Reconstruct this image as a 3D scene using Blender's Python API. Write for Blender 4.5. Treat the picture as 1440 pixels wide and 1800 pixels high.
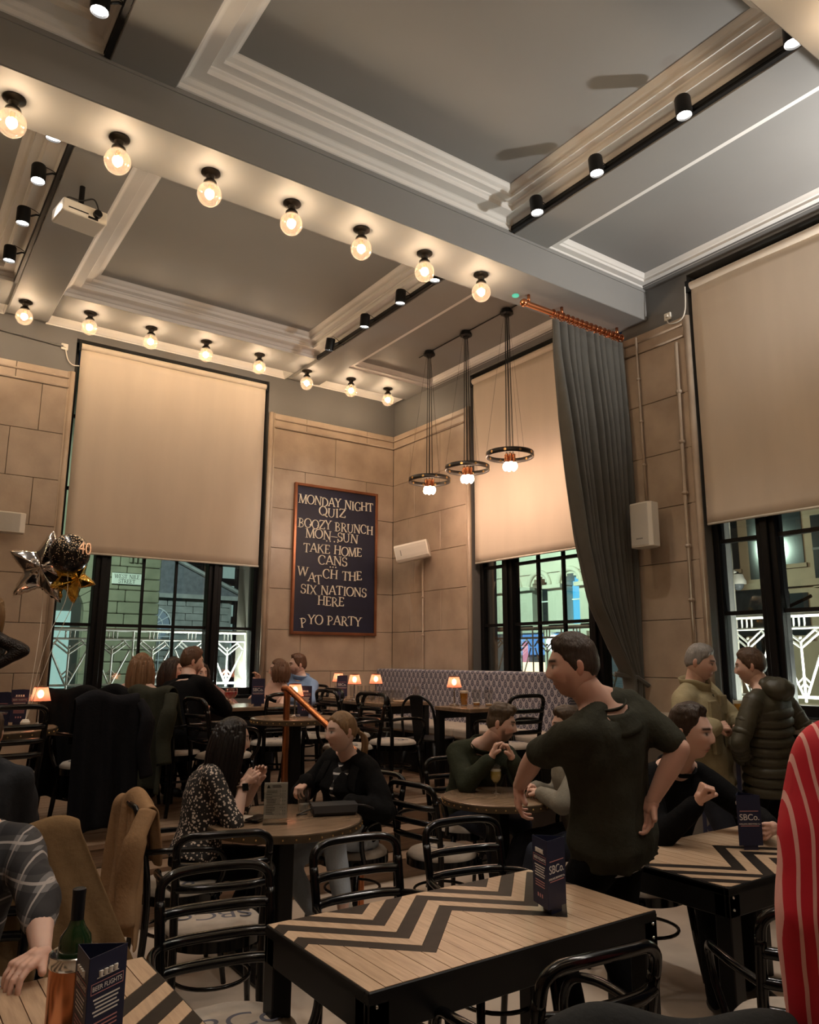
import bpy, bmesh, math, random
from mathutils import Vector as V, Matrix as M, noise
random.seed(7)
for o in list(bpy.data.objects): bpy.data.objects.remove(o)
SC = bpy.context.scene
C = SC.collection
R = math.radians
# ---------------------------------------------------------------- camera, world, exposure
cam = bpy.data.cameras.new('camera'); cam_o = bpy.data.objects.new('camera', cam); C.objects.link(cam_o)
cam.sensor_fit = 'VERTICAL'; cam.sensor_height = 36; cam.lens = 36*1336.8/1800; cam.clip_start = .05; cam.clip_end = 300
def cam_axes(yaw, pit, roll):
    f = V((math.sin(yaw)*math.cos(pit), math.cos(yaw)*math.cos(pit), math.sin(pit)))
    r = f.cross(V((0,0,1))).normalized(); u = r.cross(f)
    return math.cos(roll)*r+math.sin(roll)*u, -math.sin(roll)*r+math.cos(roll)*u, f
_r, _u, _f = cam_axes(.61237, .19115, .0037)
cam_o.matrix_world = M(((_r.x,_u.x,-_f.x,0),(_r.y,_u.y,-_f.y,0),(_r.z,_u.z,-_f.z,1.62),(0,0,0,1)))
SC.camera = cam_o
W = bpy.data.worlds.new('night'); SC.world = W; W.use_nodes = True
W.node_tree.nodes['Background'].inputs[0].default_value = (.10,.13,.2,1)
W.node_tree.nodes['Background'].inputs[1].default_value = .05
SC.view_settings.view_transform = 'Standard'; SC.view_settings.look = 'None'
SC.view_settings.gamma = 1; SC.view_settings.use_curve_mapping = False
SC.view_settings.exposure = .5
GLOBE_W, PEND_W, SPOT_W, TABLE_W = 5.8, 8.5, 42, 1.2
def lamp(kind, name, loc, power, color=(1,.72,.42), r=.03, aim=None, size=60, blend=.6):
    l = bpy.data.lights.new(name, kind); l.energy = power; l.color = color
    if kind == 'POINT': l.shadow_soft_size = r
    if kind == 'SPOT': l.spot_size = R(size); l.spot_blend = blend; l.shadow_soft_size = r
    if kind == 'AREA': l.shape = 'RECTANGLE'; l.size, l.size_y = r
    o = bpy.data.objects.new(name, l); C.objects.link(o); o.location = loc
    if aim is not None: o.rotation_euler = (V(aim)-V(loc)).to_track_quat('-Z','Y').to_euler()
    return o
# street lighting outside the windows (uplights on the sills, street lamps)
lamp('SPOT','street_lamp_light',(2.2,15,5.0),800,(.80,1,.80),.3,(5,20,2.2),120)
lamp('SPOT','street_lamp_light',(9.5,23.5,6),1100,(.80,.95,.92),.3,(10.5,30,3.5),110)
lamp('SPOT','street_lamp_light',(10,14.5,5.5),2000,(.76,1,.80),.3,(15,15.3,2.8),120)
lamp('SPOT','street_lamp_light',(12,9,4.5),520,(1,.86,.62),.3,(18,10,3.4),120)
lamp('POINT','sill_uplight',(3.74,8.78,1.24),90,(.95,1,.93),.05)
lamp('POINT','sill_uplight',(5.99,3.93,1.24),260,(1,1,.9),.05)
lamp('POINT','sill_uplight',(5.99,2.9,1.22),150,(1,1,.9),.05)
# ---------------------------------------------------------------- helpers
KIDS = {}
def tag(o, label=None, cat=None, group=None, kind=None):
    if label: o['label'] = label
    if cat: o['category'] = cat
    if group: o['group'] = group
    if kind: o['kind'] = kind
    return o
def empty(name, loc=(0,0,0), rz=0, label=None, cat=None, group=None, kind=None):
    o = bpy.data.objects.new(name, None); C.objects.link(o); o.empty_display_size = .1
    o.location = loc; o.rotation_euler = (0,0,rz)
    return tag(o, label, cat, group, kind)
def obj(name, me, parent=None, loc=None):
    o = bpy.data.objects.new(name, me); C.objects.link(o)
    if parent: o.parent = parent; KIDS.setdefault(parent.name,[]).append(o)
    if loc is not None: o.location = loc
    return o
def copy_tree(o, parent=None):
    c = o.copy(); C.objects.link(c)
    if parent: c.parent = parent; KIDS.setdefault(parent.name,[]).append(c)
    for ch in list(KIDS.get(o.name,[])): copy_tree(ch, c)
    return c
class MB:
    def __init__(s): s.v = []; s.f = []; s.c = None
    def add(s, vs, fs, T=None):
        n = len(s.v); s.v += [tuple(T @ V(p)) if T else tuple(p) for p in vs]
        s.f += [tuple(i+n for i in f) for f in fs]; return s
    def box(s, x0,x1,y0,y1,z0,z1, T=None):
        return s.add([(x0,y0,z0),(x1,y0,z0),(x1,y1,z0),(x0,y1,z0),(x0,y0,z1),(x1,y0,z1),(x1,y1,z1),(x0,y1,z1)],
            [(0,3,2,1),(4,5,6,7),(0,1,5,4),(1,2,6,5),(2,3,7,6),(3,0,4,7)], T)
    def tube(s, pts, r, n=8, closed=False, flat=1, cap=True, up=None):
        P = [V(p) for p in pts]; m = len(P); rr = r if isinstance(r,(list,tuple)) else [r]*m
        vs = []; prev = None
        for i in range(m):
            if closed: t = P[(i+1)%m]-P[i-1]
            else: t = P[min(i+1,m-1)]-P[max(i-1,0)]
            if t.length < 1e-9: t = V((0,0,1))
            t.normalize()
            if prev is None:
                a = V(up) if up else (V((0,0,1)) if abs(t.z) < .9 else V((1,0,0)))
                prev = (a-t*a.dot(t)).normalized()
            else:
                prev = prev-t*prev.dot(t)
                prev = prev.normalized() if prev.length > 1e-6 else t.orthogonal().normalized()
            b = t.cross(prev)
            for k in range(n):
                a = 2*math.pi*k/n
                vs.append(P[i]+prev*(math.cos(a)*rr[i]*flat)+b*(math.sin(a)*rr[i]))
        fs = []
        for i in range(m if closed else m-1):
            j = (i+1)%m
            for k in range(n): fs.append((i*n+k, i*n+(k+1)%n, j*n+(k+1)%n, j*n+k))
        if cap and not closed:
            fs.append(tuple(range(n))[::-1]); fs.append(tuple((m-1)*n+k for k in range(n)))
        return s.add(vs, fs)
    def lathe(s, prof, n=24, o=(0,0,0), T=None, cap=True):
        vs = []; m = len(prof)
        for r,z in prof:
            for k in range(n):
                a = 2*math.pi*k/n; vs.append((o[0]+r*math.cos(a), o[1]+r*math.sin(a), o[2]+z))
        fs = [(i*n+k, i*n+(k+1)%n, (i+1)*n+(k+1)%n, (i+1)*n+k) for i in range(m-1) for k in range(n)]
        if cap: fs += [tuple(range(n))[::-1], tuple((m-1)*n+k for k in range(n))]
        return s.add(vs, fs, T)
    def prism(s, poly, z0, z1, T=None):
        n = len(poly); vs = [(x,y,z0) for x,y in poly]+[(x,y,z1) for x,y in poly]
        fs = [tuple(range(n))[::-1], tuple(range(n,2*n))]+[(i,(i+1)%n,n+(i+1)%n,n+i) for i in range(n)]
        return s.add(vs, fs, T)
    def ell(s, c, r, n=16, m=10, T=None):
        c = V(c); r = (r,r,r) if not isinstance(r,(tuple,list)) else r
        vs = [c+V((0,0,-r[2]))]
        for i in range(1,m):
            a = -math.pi/2+math.pi*i/m
            for k in range(n):
                b = 2*math.pi*k/n; vs.append(c+V((r[0]*math.cos(a)*math.cos(b), r[1]*math.cos(a)*math.sin(b), r[2]*math.sin(a))))
        vs.append(c+V((0,0,r[2]))); fs = [(0,1+(k+1)%n,1+k) for k in range(n)]
        for i in range(m-2):
            for k in range(n): fs.append((1+i*n+k, 1+i*n+(k+1)%n, 1+(i+1)*n+(k+1)%n, 1+(i+1)*n+k))
        e = len(vs)-1; fs += [(e, 1+(m-2)*n+k, 1+(m-2)*n+(k+1)%n) for k in range(n)]
        return s.add(vs, fs, T)
    def caps(s, a, b, ra, rb, n=12):       # round cone
        a = V(a); b = V(b); d = b-a; L = max(d.length,1e-6); q = d.normalized().to_track_quat('Z','Y').to_matrix()
        pr = [(ra*math.cos(t), -ra*math.sin(t)) for t in (1.4,.9,.45)]+[(ra,0),(rb,L)]+[(rb*math.cos(t), L+rb*math.sin(t)) for t in (.45,.9,1.4)]
        return s.lathe(pr, n, T=M.Translation(a) @ q.to_4x4())
    def grid(s, fn, nu, nv, closed_u=False):
        vs = [fn(i/(nu if closed_u else nu-1), j/(nv-1)) for j in range(nv) for i in range(nu)]
        fs = []
        for j in range(nv-1):
            for i in range(nu if closed_u else nu-1): fs.append((j*nu+i, j*nu+(i+1)%nu, (j+1)*nu+(i+1)%nu, (j+1)*nu+i))
        return s.add(vs, fs)
    def mesh(s, name, mat=None, smooth=False):
        me = bpy.data.meshes.new(name); me.from_pydata(s.v, [], s.f)
        if mat: me.materials.append(mat)
        if smooth: me.polygons.foreach_set('use_smooth', [True]*len(me.polygons))
        if s.c:
            at = me.color_attributes.new('Col','FLOAT_COLOR','POINT')
            fl = []
            for c in s.c: fl += [c[0],c[1],c[2],1]
            at.data.foreach_set('color', fl)
        me.update(); return me
    def ob(s, name, mat=None, parent=None, smooth=False, loc=None, angle=None):
        me = s.mesh(name, mat, smooth)
        o = obj(name, me, parent, loc)
        if smooth and angle is not None:
            try: me.set_sharp_from_angle(angle=R(angle))
            except Exception: pass
        return o
def bevel(o, w=.005, seg=2):
    m = o.modifiers.new('bevel','BEVEL'); m.width = w; m.segments = seg; m.limit_method = 'ANGLE'; return o
def solid(o, t, off=0):
    m = o.modifiers.new('solid','SOLIDIFY'); m.thickness = t; m.offset = off; return o
def subsurf(o, n=1):
    m = o.modifiers.new('sub','SUBSURF'); m.levels = n; m.render_levels = n; return o
def remesh(mb, vox, sm=4, fac=.5):
    me = mb.mesh('tmp'); o = bpy.data.objects.new('tmp', me); C.objects.link(o)
    m = o.modifiers.new('r','REMESH'); m.mode = 'VOXEL'; m.voxel_size = vox
    if sm: k = o.modifiers.new('s','SMOOTH'); k.iterations = sm; k.factor = fac
    dg = bpy.context.evaluated_depsgraph_get(); ev = o.evaluated_get(dg); m2 = ev.to_mesh()
    vs = [tuple(v.co) for v in m2.vertices]; fs = [tuple(p.vertices) for p in m2.polygons]
    ev.to_mesh_clear(); bpy.data.objects.remove(o); bpy.data.meshes.remove(me)
    r = MB(); r.v = vs; r.f = fs; return r
def poly_clip(poly, x0,x1,y0,y1):
    def cl(P, ins, inter):
        out = []
        for i in range(len(P)):
            a, b = P[i-1], P[i]
            if ins(b):
                if not ins(a): out.append(inter(a,b))
                out.append(b)
            elif ins(a): out.append(inter(a,b))
        return out
    def ix(c): return lambda a,b: (c, a[1]+(b[1]-a[1])*(c-a[0])/(b[0]-a[0]))
    def iy(c): return lambda a,b: (a[0]+(b[0]-a[0])*(c-a[1])/(b[1]-a[1]), c)
    for ins,it in ((lambda p: p[0] >= x0, ix(x0)),(lambda p: p[0] <= x1, ix(x1)),(lambda p: p[1] >= y0, iy(y0)),(lambda p: p[1] <= y1, iy(y1))):
        if poly: poly = cl(poly, ins, it)
    return poly
def bez(pts, n=8):                         # Catmull-Rom through points
    P = [V(p) for p in pts]; out = []
    for i in range(len(P)-1):
        a = P[max(i-1,0)]; b = P[i]; c = P[i+1]; d = P[min(i+2,len(P)-1)]
        for k in range(n):
            t = k/n; out.append(.5*((2*b)+(c-a)*t+(2*a-5*b+4*c-d)*t*t+(3*b-a-3*c+d)*t**3))
    return out+[P[-1]]
def text(body, size, name, mat, parent, T, extrude=.0005, align='CENTER', sx=1):
    cu = bpy.data.curves.new(name,'FONT'); cu.body = body; cu.size = size; cu.extrude = extrude; cu.align_x = align; cu.align_y = 'CENTER'
    o = bpy.data.objects.new('tmp', cu); C.objects.link(o)
    dg = bpy.context.evaluated_depsgraph_get(); me = bpy.data.meshes.new_from_object(o.evaluated_get(dg))
    bpy.data.objects.remove(o); bpy.data.curves.remove(cu); me.name = name; me.materials.clear(); me.materials.append(mat)
    me.transform(M.Diagonal((sx,1,1,1))); me.transform(T); 
    return obj(name, me, parent)
# ---------------------------------------------------------------- materials
MATS = {}
def mat(name, col=(.5,.5,.5), rough=.5, metal=0, var=0, vscale=8, bump=0, bscale=40, stretch=(1,1,1), col2=None, spec=None, sheen=0, alpha=None, emit=None, estr=0, trans=0, coat=0, coords='Object'):
    if name in MATS: return MATS[name]
    m = bpy.data.materials.new(name); m.use_nodes = True; nt = m.node_tree; b = nt.nodes['Principled BSDF']
    b.inputs['Base Color'].default_value = (*col,1); b.inputs['Roughness'].default_value = rough; b.inputs['Metallic'].default_value = metal
    if spec is not None: b.inputs['Specular IOR Level'].default_value = spec
    if sheen: b.inputs['Sheen Weight'].default_value = sheen
    if trans: b.inputs['Transmission Weight'].default_value = trans
    if coat: b.inputs['Coat Weight'].default_value = coat; b.inputs['Coat Roughness'].default_value = .12
    if emit: b.inputs['Emission Color'].default_value = (*emit,1); b.inputs['Emission Strength'].default_value = estr
    N = nt.nodes.new
    tc = N('ShaderNodeTexCoord'); mp = N('ShaderNodeMapping'); mp.inputs['Scale'].default_value = stretch
    nt.links.new(tc.outputs[coords], mp.inputs[0])
    if var or col2:
        n = N('ShaderNodeTexNoise'); n.inputs['Scale'].default_value = vscale; n.inputs['Detail'].default_value = 5
        nt.links.new(mp.outputs[0], n.inputs[0])
        cr = N('ShaderNodeValToRGB'); e = cr.color_ramp.elements
        e[0].position = .3; e[1].position = .7
        c2 = col2 or tuple(min(1,c*(1+var)) for c in col); c1 = col if col2 else tuple(c*(1-var) for c in col)
        e[0].color = (*c1,1); e[1].color = (*c2,1)
        nt.links.new(n.outputs['Fac'], cr.inputs[0]); nt.links.new(cr.outputs[0], b.inputs['Base Color'])
    if bump:
        n2 = N('ShaderNodeTexNoise'); n2.inputs['Scale'].default_value = bscale; n2.inputs['Detail'].default_value = 4
        nt.links.new(mp.outputs[0], n2.inputs[0]); bp = N('ShaderNodeBump'); bp.inputs['Strength'].default_value = bump; bp.inputs['Distance'].default_value = .01
        nt.links.new(n2.outputs['Fac'], bp.inputs['Height']); nt.links.new(bp.outputs[0], b.inputs['Normal'])
    MATS[name] = m; return m
def glassy(name, tint=(1,1,1), refl=.06, rough=.02):
    if name in MATS: return MATS[name]
    m = bpy.data.materials.new(name); m.use_nodes = True; nt = m.node_tree; nt.nodes.clear(); N = nt.nodes.new; L = nt.links.new
    out = N('ShaderNodeOutputMaterial'); t = N('ShaderNodeBsdfTransparent'); t.inputs[0].default_value = (*tint,1)
    g = N('ShaderNodeBsdfGlossy'); g.inputs['Roughness'].default_value = rough
    lw = N('ShaderNodeLayerWeight'); lw.inputs[0].default_value = .35
    mr = N('ShaderNodeMapRange'); mr.inputs[3].default_value = refl; mr.inputs[4].default_value = .75
    L(lw.outputs['Facing'], mr.inputs[0])
    mx = N('ShaderNodeMixShader'); L(mr.outputs[0], mx.inputs[0]); L(t.outputs[0], mx.inputs[1]); L(g.outputs[0], mx.inputs[2]); L(mx.outputs[0], out.inputs[0])
    MATS[name] = m; return m
def emis(name, col, s):
    return mat(name, (.02,.02,.02), .5, emit=col, estr=s)
def pattern(name, build, rough=.7, sheen=0):
    """material whose base colour is built by a node function"""
    if name in MATS: return MATS[name]
    m = bpy.data.materials.new(name); m.use_nodes = True; nt = m.node_tree; b = nt.nodes['Principled BSDF']
    b.inputs['Roughness'].default_value = rough
    if sheen: b.inputs['Sheen Weight'].default_value = sheen
    def math_(op, a, c=None, d=None):
        n = nt.nodes.new('ShaderNodeMath'); n.operation = op
        for i,x in enumerate((a,c,d)):
            if x is None: continue
            if isinstance(x,(int,float)): n.inputs[i].default_value = x
            else: nt.links.new(x, n.inputs[i])
        return n.outputs[0]
    def mix(f, a, c):
        n = nt.nodes.new('ShaderNodeMix'); n.data_type = 'RGBA'
        if isinstance(f,(int,float)): n.inputs[0].default_value = f
        else: nt.links.new(f, n.inputs[0])
        for i,x in ((6,a),(7,c)):
            if isinstance(x, tuple): n.inputs[i].default_value = (*x,1)
            else: nt.links.new(x, n.inputs[i])
        return n.outputs[2]
    col = build(nt, math_, mix); nt.links.new(col, b.inputs['Base Color'])
    MATS[name] = m; return m
def coords(nt, which='Object'):
    tc = nt.nodes.new('ShaderNodeTexCoord'); s = nt.nodes.new('ShaderNodeSeparateXYZ'); nt.links.new(tc.outputs[which], s.inputs[0])
    return tc.outputs[which], s.outputs[0], s.outputs[1], s.outputs[2]
stone = mat('limestone', (.36,.275,.205), .33, vscale=3.2, col2=(.50,.40,.305), bump=.12, bscale=30)
grey_paint = mat('grey_paint', (.138,.136,.131), .55, var=.05, vscale=2)
ceil_grey = mat('ceiling_grey', (.25,.246,.238), .6, var=.04, vscale=1.5)
plaster = mat('white_plaster', (.74,.72,.69), .6, var=.03, vscale=4)
blind_m = mat('blind_fabric', (.62,.53,.43), .9, var=.05, vscale=1.3, stretch=(3,3,.6))
blk_frame = mat('black_frame', (.005,.005,.0055), .4, spec=.25)
pane_m = glassy('window_glass', (.93,.97,.95), .05)
blk = mat('black_lacquer', (.003,.003,.0035), .16, spec=.45)
blk_metal = mat('black_metal', (.005,.005,.0055), .42, spec=.3)
seat_m = mat('seat_fabric', (.42,.36,.30), .8, var=.1, vscale=20, sheen=.1)
seat_ink = mat('seat_ink', (.10,.10,.13), .8)
oak = mat('oak_plank', (.40,.27,.17), .38, vscale=14, col2=(.56,.40,.27), stretch=(6,.6,1), bump=.05, bscale=60, coat=.25)
wenge = mat('dark_inlay', (.014,.010,.008), .5, var=.4, vscale=20, spec=.2)
roundtop = mat('round_top', (.16,.105,.065), .22, vscale=7, col2=(.25,.17,.11), stretch=(1,4,1))
floor_m = mat('pale_floor', (.50,.41,.33), .42, var=.12, vscale=2.5)
board = mat('deck_board', (.16,.10,.065), .4, vscale=5, col2=(.38,.26,.175), stretch=(.7,9,9), bump=.08, bscale=40, coords='Generated')
copper = mat('copper', (.66,.26,.12), .25, 1, var=.1, vscale=6)
brass = mat('brass', (.70,.45,.18), .28, 1)
chrome = mat('chrome', (.7,.7,.7), .15, 1)
navy = mat('navy_card', (.012,.016,.05), .45)
paper = mat('paper', (.72,.68,.62), .7)
ink = mat('ink', (.06,.055,.05), .7)
white_ink = mat('white_ink', (.78,.74,.70), .6)
pink_ink = mat('pink_ink', (.55,.25,.25), .6)
clear = glassy('clear_glass', (.95,.96,.95), .13)
curtain_m = mat('curtain_fabric', (.088,.084,.073), .75, var=.1, vscale=6, sheen=.2)
cable_m = mat('cable_black', (.004,.004,.004), .5)
white_plastic = mat('white_plastic', (.72,.68,.60), .45)
# ================================================================ STRUCTURE
WX, WY, ZP = 5.63, 8.4, .435
def st(o): o['kind'] = 'structure'; return o
def slab(name, x0,x1,y0,y1,z0,z1, m, parent=None):
    o = MB().box(x0,x1,y0,y1,z0,z1).ob(name, m, parent)
    return o if parent else st(o)
st(MB().box(-4.6,6.0,-5.2,8.8,-.1,0).ob('floor', floor_m))
# platform with its deck boards and three steps
plat = st(MB().box(-4.5,WX,5.46,WY,.0,ZP-.03).box(4.25,WX,4.96,5.5,0,ZP-.03).ob('floor_platform', mat('platform_core',(.03,.02,.015),.8)))
rnd = random.Random(3)
bm_cache = {}
def deck(x0,x1,y0,y1,z0,z1,parent,name='deck_board'):
    o = MB().box(x0,x1,y0,y1,z0,z1).ob(name, board, parent); return o
y = 5.44
while y < WY-.02:
    w = .118; x = -2.2-rnd.random()*1.2
    while x < WX:
        L = rnd.uniform(1.7,2.6); x1 = min(x+L, WX)
        if x1 > -.4: deck(max(x,-2.2)+.002, x1-.002, y+.0025, min(y+w,WY)-.0025, ZP-.03, ZP+rnd.uniform(-.0012,.0012), plat)
        x = x1
    y += w
for k in range(4): deck(4.252, WX-.01, 4.962+k*.12, 4.962+k*.12+.116, ZP-.03, ZP, plat)
steps = st(MB().box(-4.5,4.25,5.07,5.46,0,.115).box(-4.5,4.25,5.27,5.46,.115,.26).ob('floor_steps', MATS['platform_core']))
for k,(yf,zt) in enumerate(((5.03,.145),(5.235,.29),(5.44,ZP))):
    for x0,x1 in ((-2.2,.55),(.55,2.3),(2.3,4.25)):
        if k < 2:
            deck(x0+.002,x1-.002, yf, yf+.10, zt-.03, zt, steps, 'tread_board')
            deck(x0+.002,x1-.002, yf+.104, yf+.208, zt-.03, zt-.001, steps, 'tread_board')
        deck(x0+.002,x1-.002, yf+.018, yf+.038, zt-.145, zt-.031, steps, 'riser_board')
# ---- walls with window openings
def wall_boxes(mb, a0,a1, wins, zt, fn):
    """a along the wall; wins list of (a0,a1,z0,z1)"""
    cur = a0
    for (w0,w1,z0,z1) in sorted(wins):
        fn(mb, cur, w0, 0, zt); fn(mb, w0, w1, 0, z0); fn(mb, w0, w1, z1, zt); cur = w1
    fn(mb, cur, a1, 0, zt)
WA = [(1.5,3.77,1.2,5.03)]; WB = [(4.48,6.78,1.2,5.02),(1.45,3.74,1.2,5.02),(-2.0,.3,1.2,5.02)]
mb = MB(); wall_boxes(mb, -4.6, WX+.4, WA, 5.7, lambda m,a,b,z0,z1: m.box(a,b,WY+.03,WY+.4,z0,z1)); wall_a = st(mb.ob('wall_back', grey_paint))
mb = MB(); wall_boxes(mb, -5.2, WY+.03, WB, 5.7, lambda m,a,b,z0,z1: m.box(WX+.03,WX+.4,a,b,z0,z1)); wall_b = st(mb.ob('wall_right', grey_paint))
st(MB().box(-4.8,-4.5,-5.2,8.8,0,5.7).ob('wall_left', stone)); st(MB().box(-4.5,WX,-5.4,-5.1,0,5.7).ob('wall_front', stone))
courses = [(.0,.49),(.49,.98),(.98,1.47),(1.47,1.96),(1.96,2.45),(2.45,2.94),(2.94,3.43),(3.43,3.93),(3.93,4.44),(4.44,4.63)]
def block(parent, a0,a1,z0,z1, face, m=stone):
    g = .0022; t = rnd.uniform(0,.0025)
    if face == 'A': o = MB().box(a0+g,a1-g,WY-t,WY+.03,z0+g,z1-g).ob('stone_block', m, parent)
    else: o = MB().box(WX-t,WX+.03,a0+g,a1-g,z0+g,z1-g).ob('stone_block', m, parent)
    bevel(o, .004, 1)
def run(parent, face, a0, a1, jA, jB, zmax=4.63, zmin=0):
    for i,(z0,z1) in enumerate(courses):
        if z1 <= zmin: continue
        js = [a0]+[j for j in (jA if i%2 else jB) if a0 < j < a1]+[a1]
        for p,q in zip(js, js[1:]): block(parent, p, q, z0, z1, face)
run(wall_a,'A',3.83,WX,[4.29,5.2],[4.72])
run(wall_a,'A',-1.2,1.46,[.94],[.2,1.2])
run(wall_b,'B',6.84,WY,[7.9],[7.35,8.0])
run(wall_b,'B',3.78,4.44,[],[])
for (w0,w1,z0,z1) in WA:
    for i,(c0,c1) in enumerate(courses):
        if c1 <= 1.21:
            for p,q in zip((1.46,2.2,3.0),(2.2,3.0,3.83)): block(wall_a,p,q,c0,min(c1,1.19),'A')
for w0,w1 in ((4.44,6.84),(.8,3.78)):
    for i,(c0,c1) in enumerate(courses):
        if c1 <= 1.21:
            n = 3
            for k in range(n): block(wall_b, w0+(w1-w0)*k/n, w0+(w1-w0)*(k+1)/n, c0, min(c1,1.19), 'B')
# moulded pilaster strips beside the windows and the double string line
for (x,y,nx) in ((3.80,8.39,0),(1.48,8.39,0)):
    mb = MB(); mb.tube([(x,y+.015,.5),(x,y+.015,4.63)], .03, 10); mb.tube([(x+.045 if x > 2 else x-.03,y+.02,.5),(x+.045 if x > 2 else x-.03,y+.02,4.63)], .018, 8)
    st(mb.ob('trim_pilaster', stone, smooth=True))
for (y0,) in ((3.76,),(4.46,),(6.81,)):
    mb = MB(); mb.tube([(5.645,y0,.5),(5.645,y0,4.63)], .03, 10); mb.tube([(5.65,y0+.05,.5),(5.65,y0+.05,4.63)], .02, 8)
    st(mb.ob('trim_pilaster', stone, smooth=True))
def string_line(pts):
    mb = MB()
    for z in (4.45,4.555): mb.tube([(p[0],p[1],z) for p in pts], .012, 6)
    st(mb.ob('trim_string', stone, smooth=True))
string_line([(3.84,8.395,0),(5.625,8.395,0),(5.625,6.85,0)]); string_line([(-1.2,8.395,0),(1.45,8.395,0)]); string_line([(5.625,4.43,0),(5.625,3.79,0)])
# ---- windows : local u along width, n outwards
def window(idx, o, du, dn, W=2.27, z0=1.2, z1=5.03, rails=(1.965,2.66,3.4,4.2)):
    du = V(du); dn = V(dn); o = V(o)
    def bx(mb,u0,u1,a,b,n0,n1):
        c = [o+du*u+dn*n for u,n in ((u0,n0),(u1,n0),(u1,n1),(u0,n1))]
        mb.add([(p.x,p.y,a) for p in c]+[(p.x,p.y,b) for p in c], [(0,3,2,1),(4,5,6,7),(0,1,5,4),(1,2,6,5),(2,3,7,6),(3,0,4,7)])
    fr = MB()
    for u0,u1 in ((0,.055),(W-.055,W)): bx(fr,u0,u1,z0,z1,.14,.24)
    bx(fr,0,W,z0,z0+.09,.14,.25); bx(fr,0,W,z1-.06,z1,.14,.24); bx(fr,-.02,W+.02,z0-.03,z0+.012,.03,.25)
    w = st(fr.ob('window_%d'%idx, blk_frame)); bevel(w,.004,1)
    for u0,u1 in ((.40,.56),(1.65,1.81)):
        m = MB(); bx(m,u0,u1,z0+.09,z1-.06,.12,.25); bx(m,u0+.05,u1-.05,z0+.09,z1-.06,.09,.12); bevel(m.ob('mullion', blk_frame, w),.006,1)
    cols = [(.055,.40),(.56,.91),(.935,1.275),(1.30,1.65),(1.81,W-.055)]
    for u0 in (.91,1.275):
        m = MB(); bx(m,u0,u0+.025,z0+.09,z1-.06,.16,.20); m.ob('muntin', blk_frame, w)
    for r in rails:
        m = MB()
        for u0,u1 in ((.055,.40),(.56,1.65),(1.81,W-.055)): bx(m,u0,u1,r-.016,r+.016,.155,.205)
        m.ob('glazing_rail', blk_frame, w)
    zs = [z0+.09]+[r for r in rails]+[z1-.06]
    for u0,u1 in cols:
        for a,b in zip(zs,zs[1:]):
            if a > 2.8: continue
            m = MB(); bx(m,u0,u1,a+.012,b-.012,.178,.184); m.ob('pane', pane_m, w)
    return w
window(1,(1.5,8.4,0),(1,0,0),(0,1,0),rails=(1.965,3.4,4.2)); window(2,(5.63,6.78,0),(0,-1,0),(1,0,0),2.30,z1=5.02,rails=(2.0,2.66,3.4,4.2)); window(3,(5.63,3.74,0),(0,-1,0),(1,0,0),2.29,z1=5.02,rails=(2.0,2.60,3.4,4.2))
# ---- ceiling: beams, coffers
def beam(n, *a, m=ceil_grey): 
    o = slab(n, *a, m); bevel(o,.006,1); return o
for y0 in (-5.0,-1.85,1.15,4.18): beam('ceiling_beam', -4.5,WX+.03,y0,y0+.48,4.75,5.6)
beam('ceiling_beam', -4.5,WX+.03,7.53,8.15,5.1,5.6)
for x0 in (-2.42,.78,3.97):
    for y0,y1 in ((-4.52,-1.85),(-1.37,1.15),(1.63,4.18),(4.66,8.22)): beam('ceiling_beam', x0,x0+.39,y0,y1,5.05,5.6)
    o = MB().prism([(8.2,5.05),(8.42,5.12),(8.42,5.6),(8.2,5.6)], x0, x0+.39, T=M(((0,0,1,0),(1,0,0,0),(0,1,0,0),(0,0,0,1)))).ob('ceiling_beam_end', ceil_grey); st(o)
st(MB().box(-4.6,WX+.4,-5.2,8.8,5.25,5.6).ob('ceiling', ceil_grey))
st(MB().box(4.36,WX+.02,-5.2,8.2,5.14,5.24).ob('ceiling_side', ceil_grey))
PROF = [(0,5.07),(.010,5.074),(.012,5.105),(.03,5.11),(.05,5.128),(.06,5.132),(.14,5.135),(.14,5.172),(.155,5.178),(.16,5.186),(.215,5.19),(.215,5.218),(.235,5.222),(.25,5.228),(.27,5.245),(.28,5.249)]
PROF2 = [(0,5.068),(.006,5.07),(.012,5.08),(.07,5.082),(.07,5.105),(.085,5.108),(.10,5.125),(.115,5.138)]
trim_n = [0]
def coffer(x0,x1,y0,y1,prof):
    vs = []; fs = []
    for d,z in prof: vs += [(x0+d,y0+d,z),(x1-d,y0+d,z),(x1-d,y1-d,z),(x0+d,y1-d,z)]
    for i in range(len(prof)-1):
        for k in range(4): fs.append((i*4+k,(i+1)*4+k,(i+1)*4+(k+1)%4,i*4+(k+1)%4))
    fs = [f[::-1] for f in fs]; trim_n[0] += 1; st(MB().add(vs,fs).ob('trim_%d'%trim_n[0], plaster))
for y0,y1 in ((-1.37,1.15),(1.63,4.18),(4.66,7.53)):
    coffer(1.17,3.97,y0,y1,PROF); coffer(-2.03,.78,y0,y1,PROF); coffer(4.36,5.62,y0,y1,PROF2)
for x0,x1 in ((-2.03,.78),(1.17,3.97),(4.36,5.62)): coffer(x0,x1,8.15,8.42,[(0,5.108),(.006,5.112),(.008,5.12),(.02,5.125),(.05,5.16),(.06,5.19),(.09,5.2),(.1,5.24)])
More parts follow.
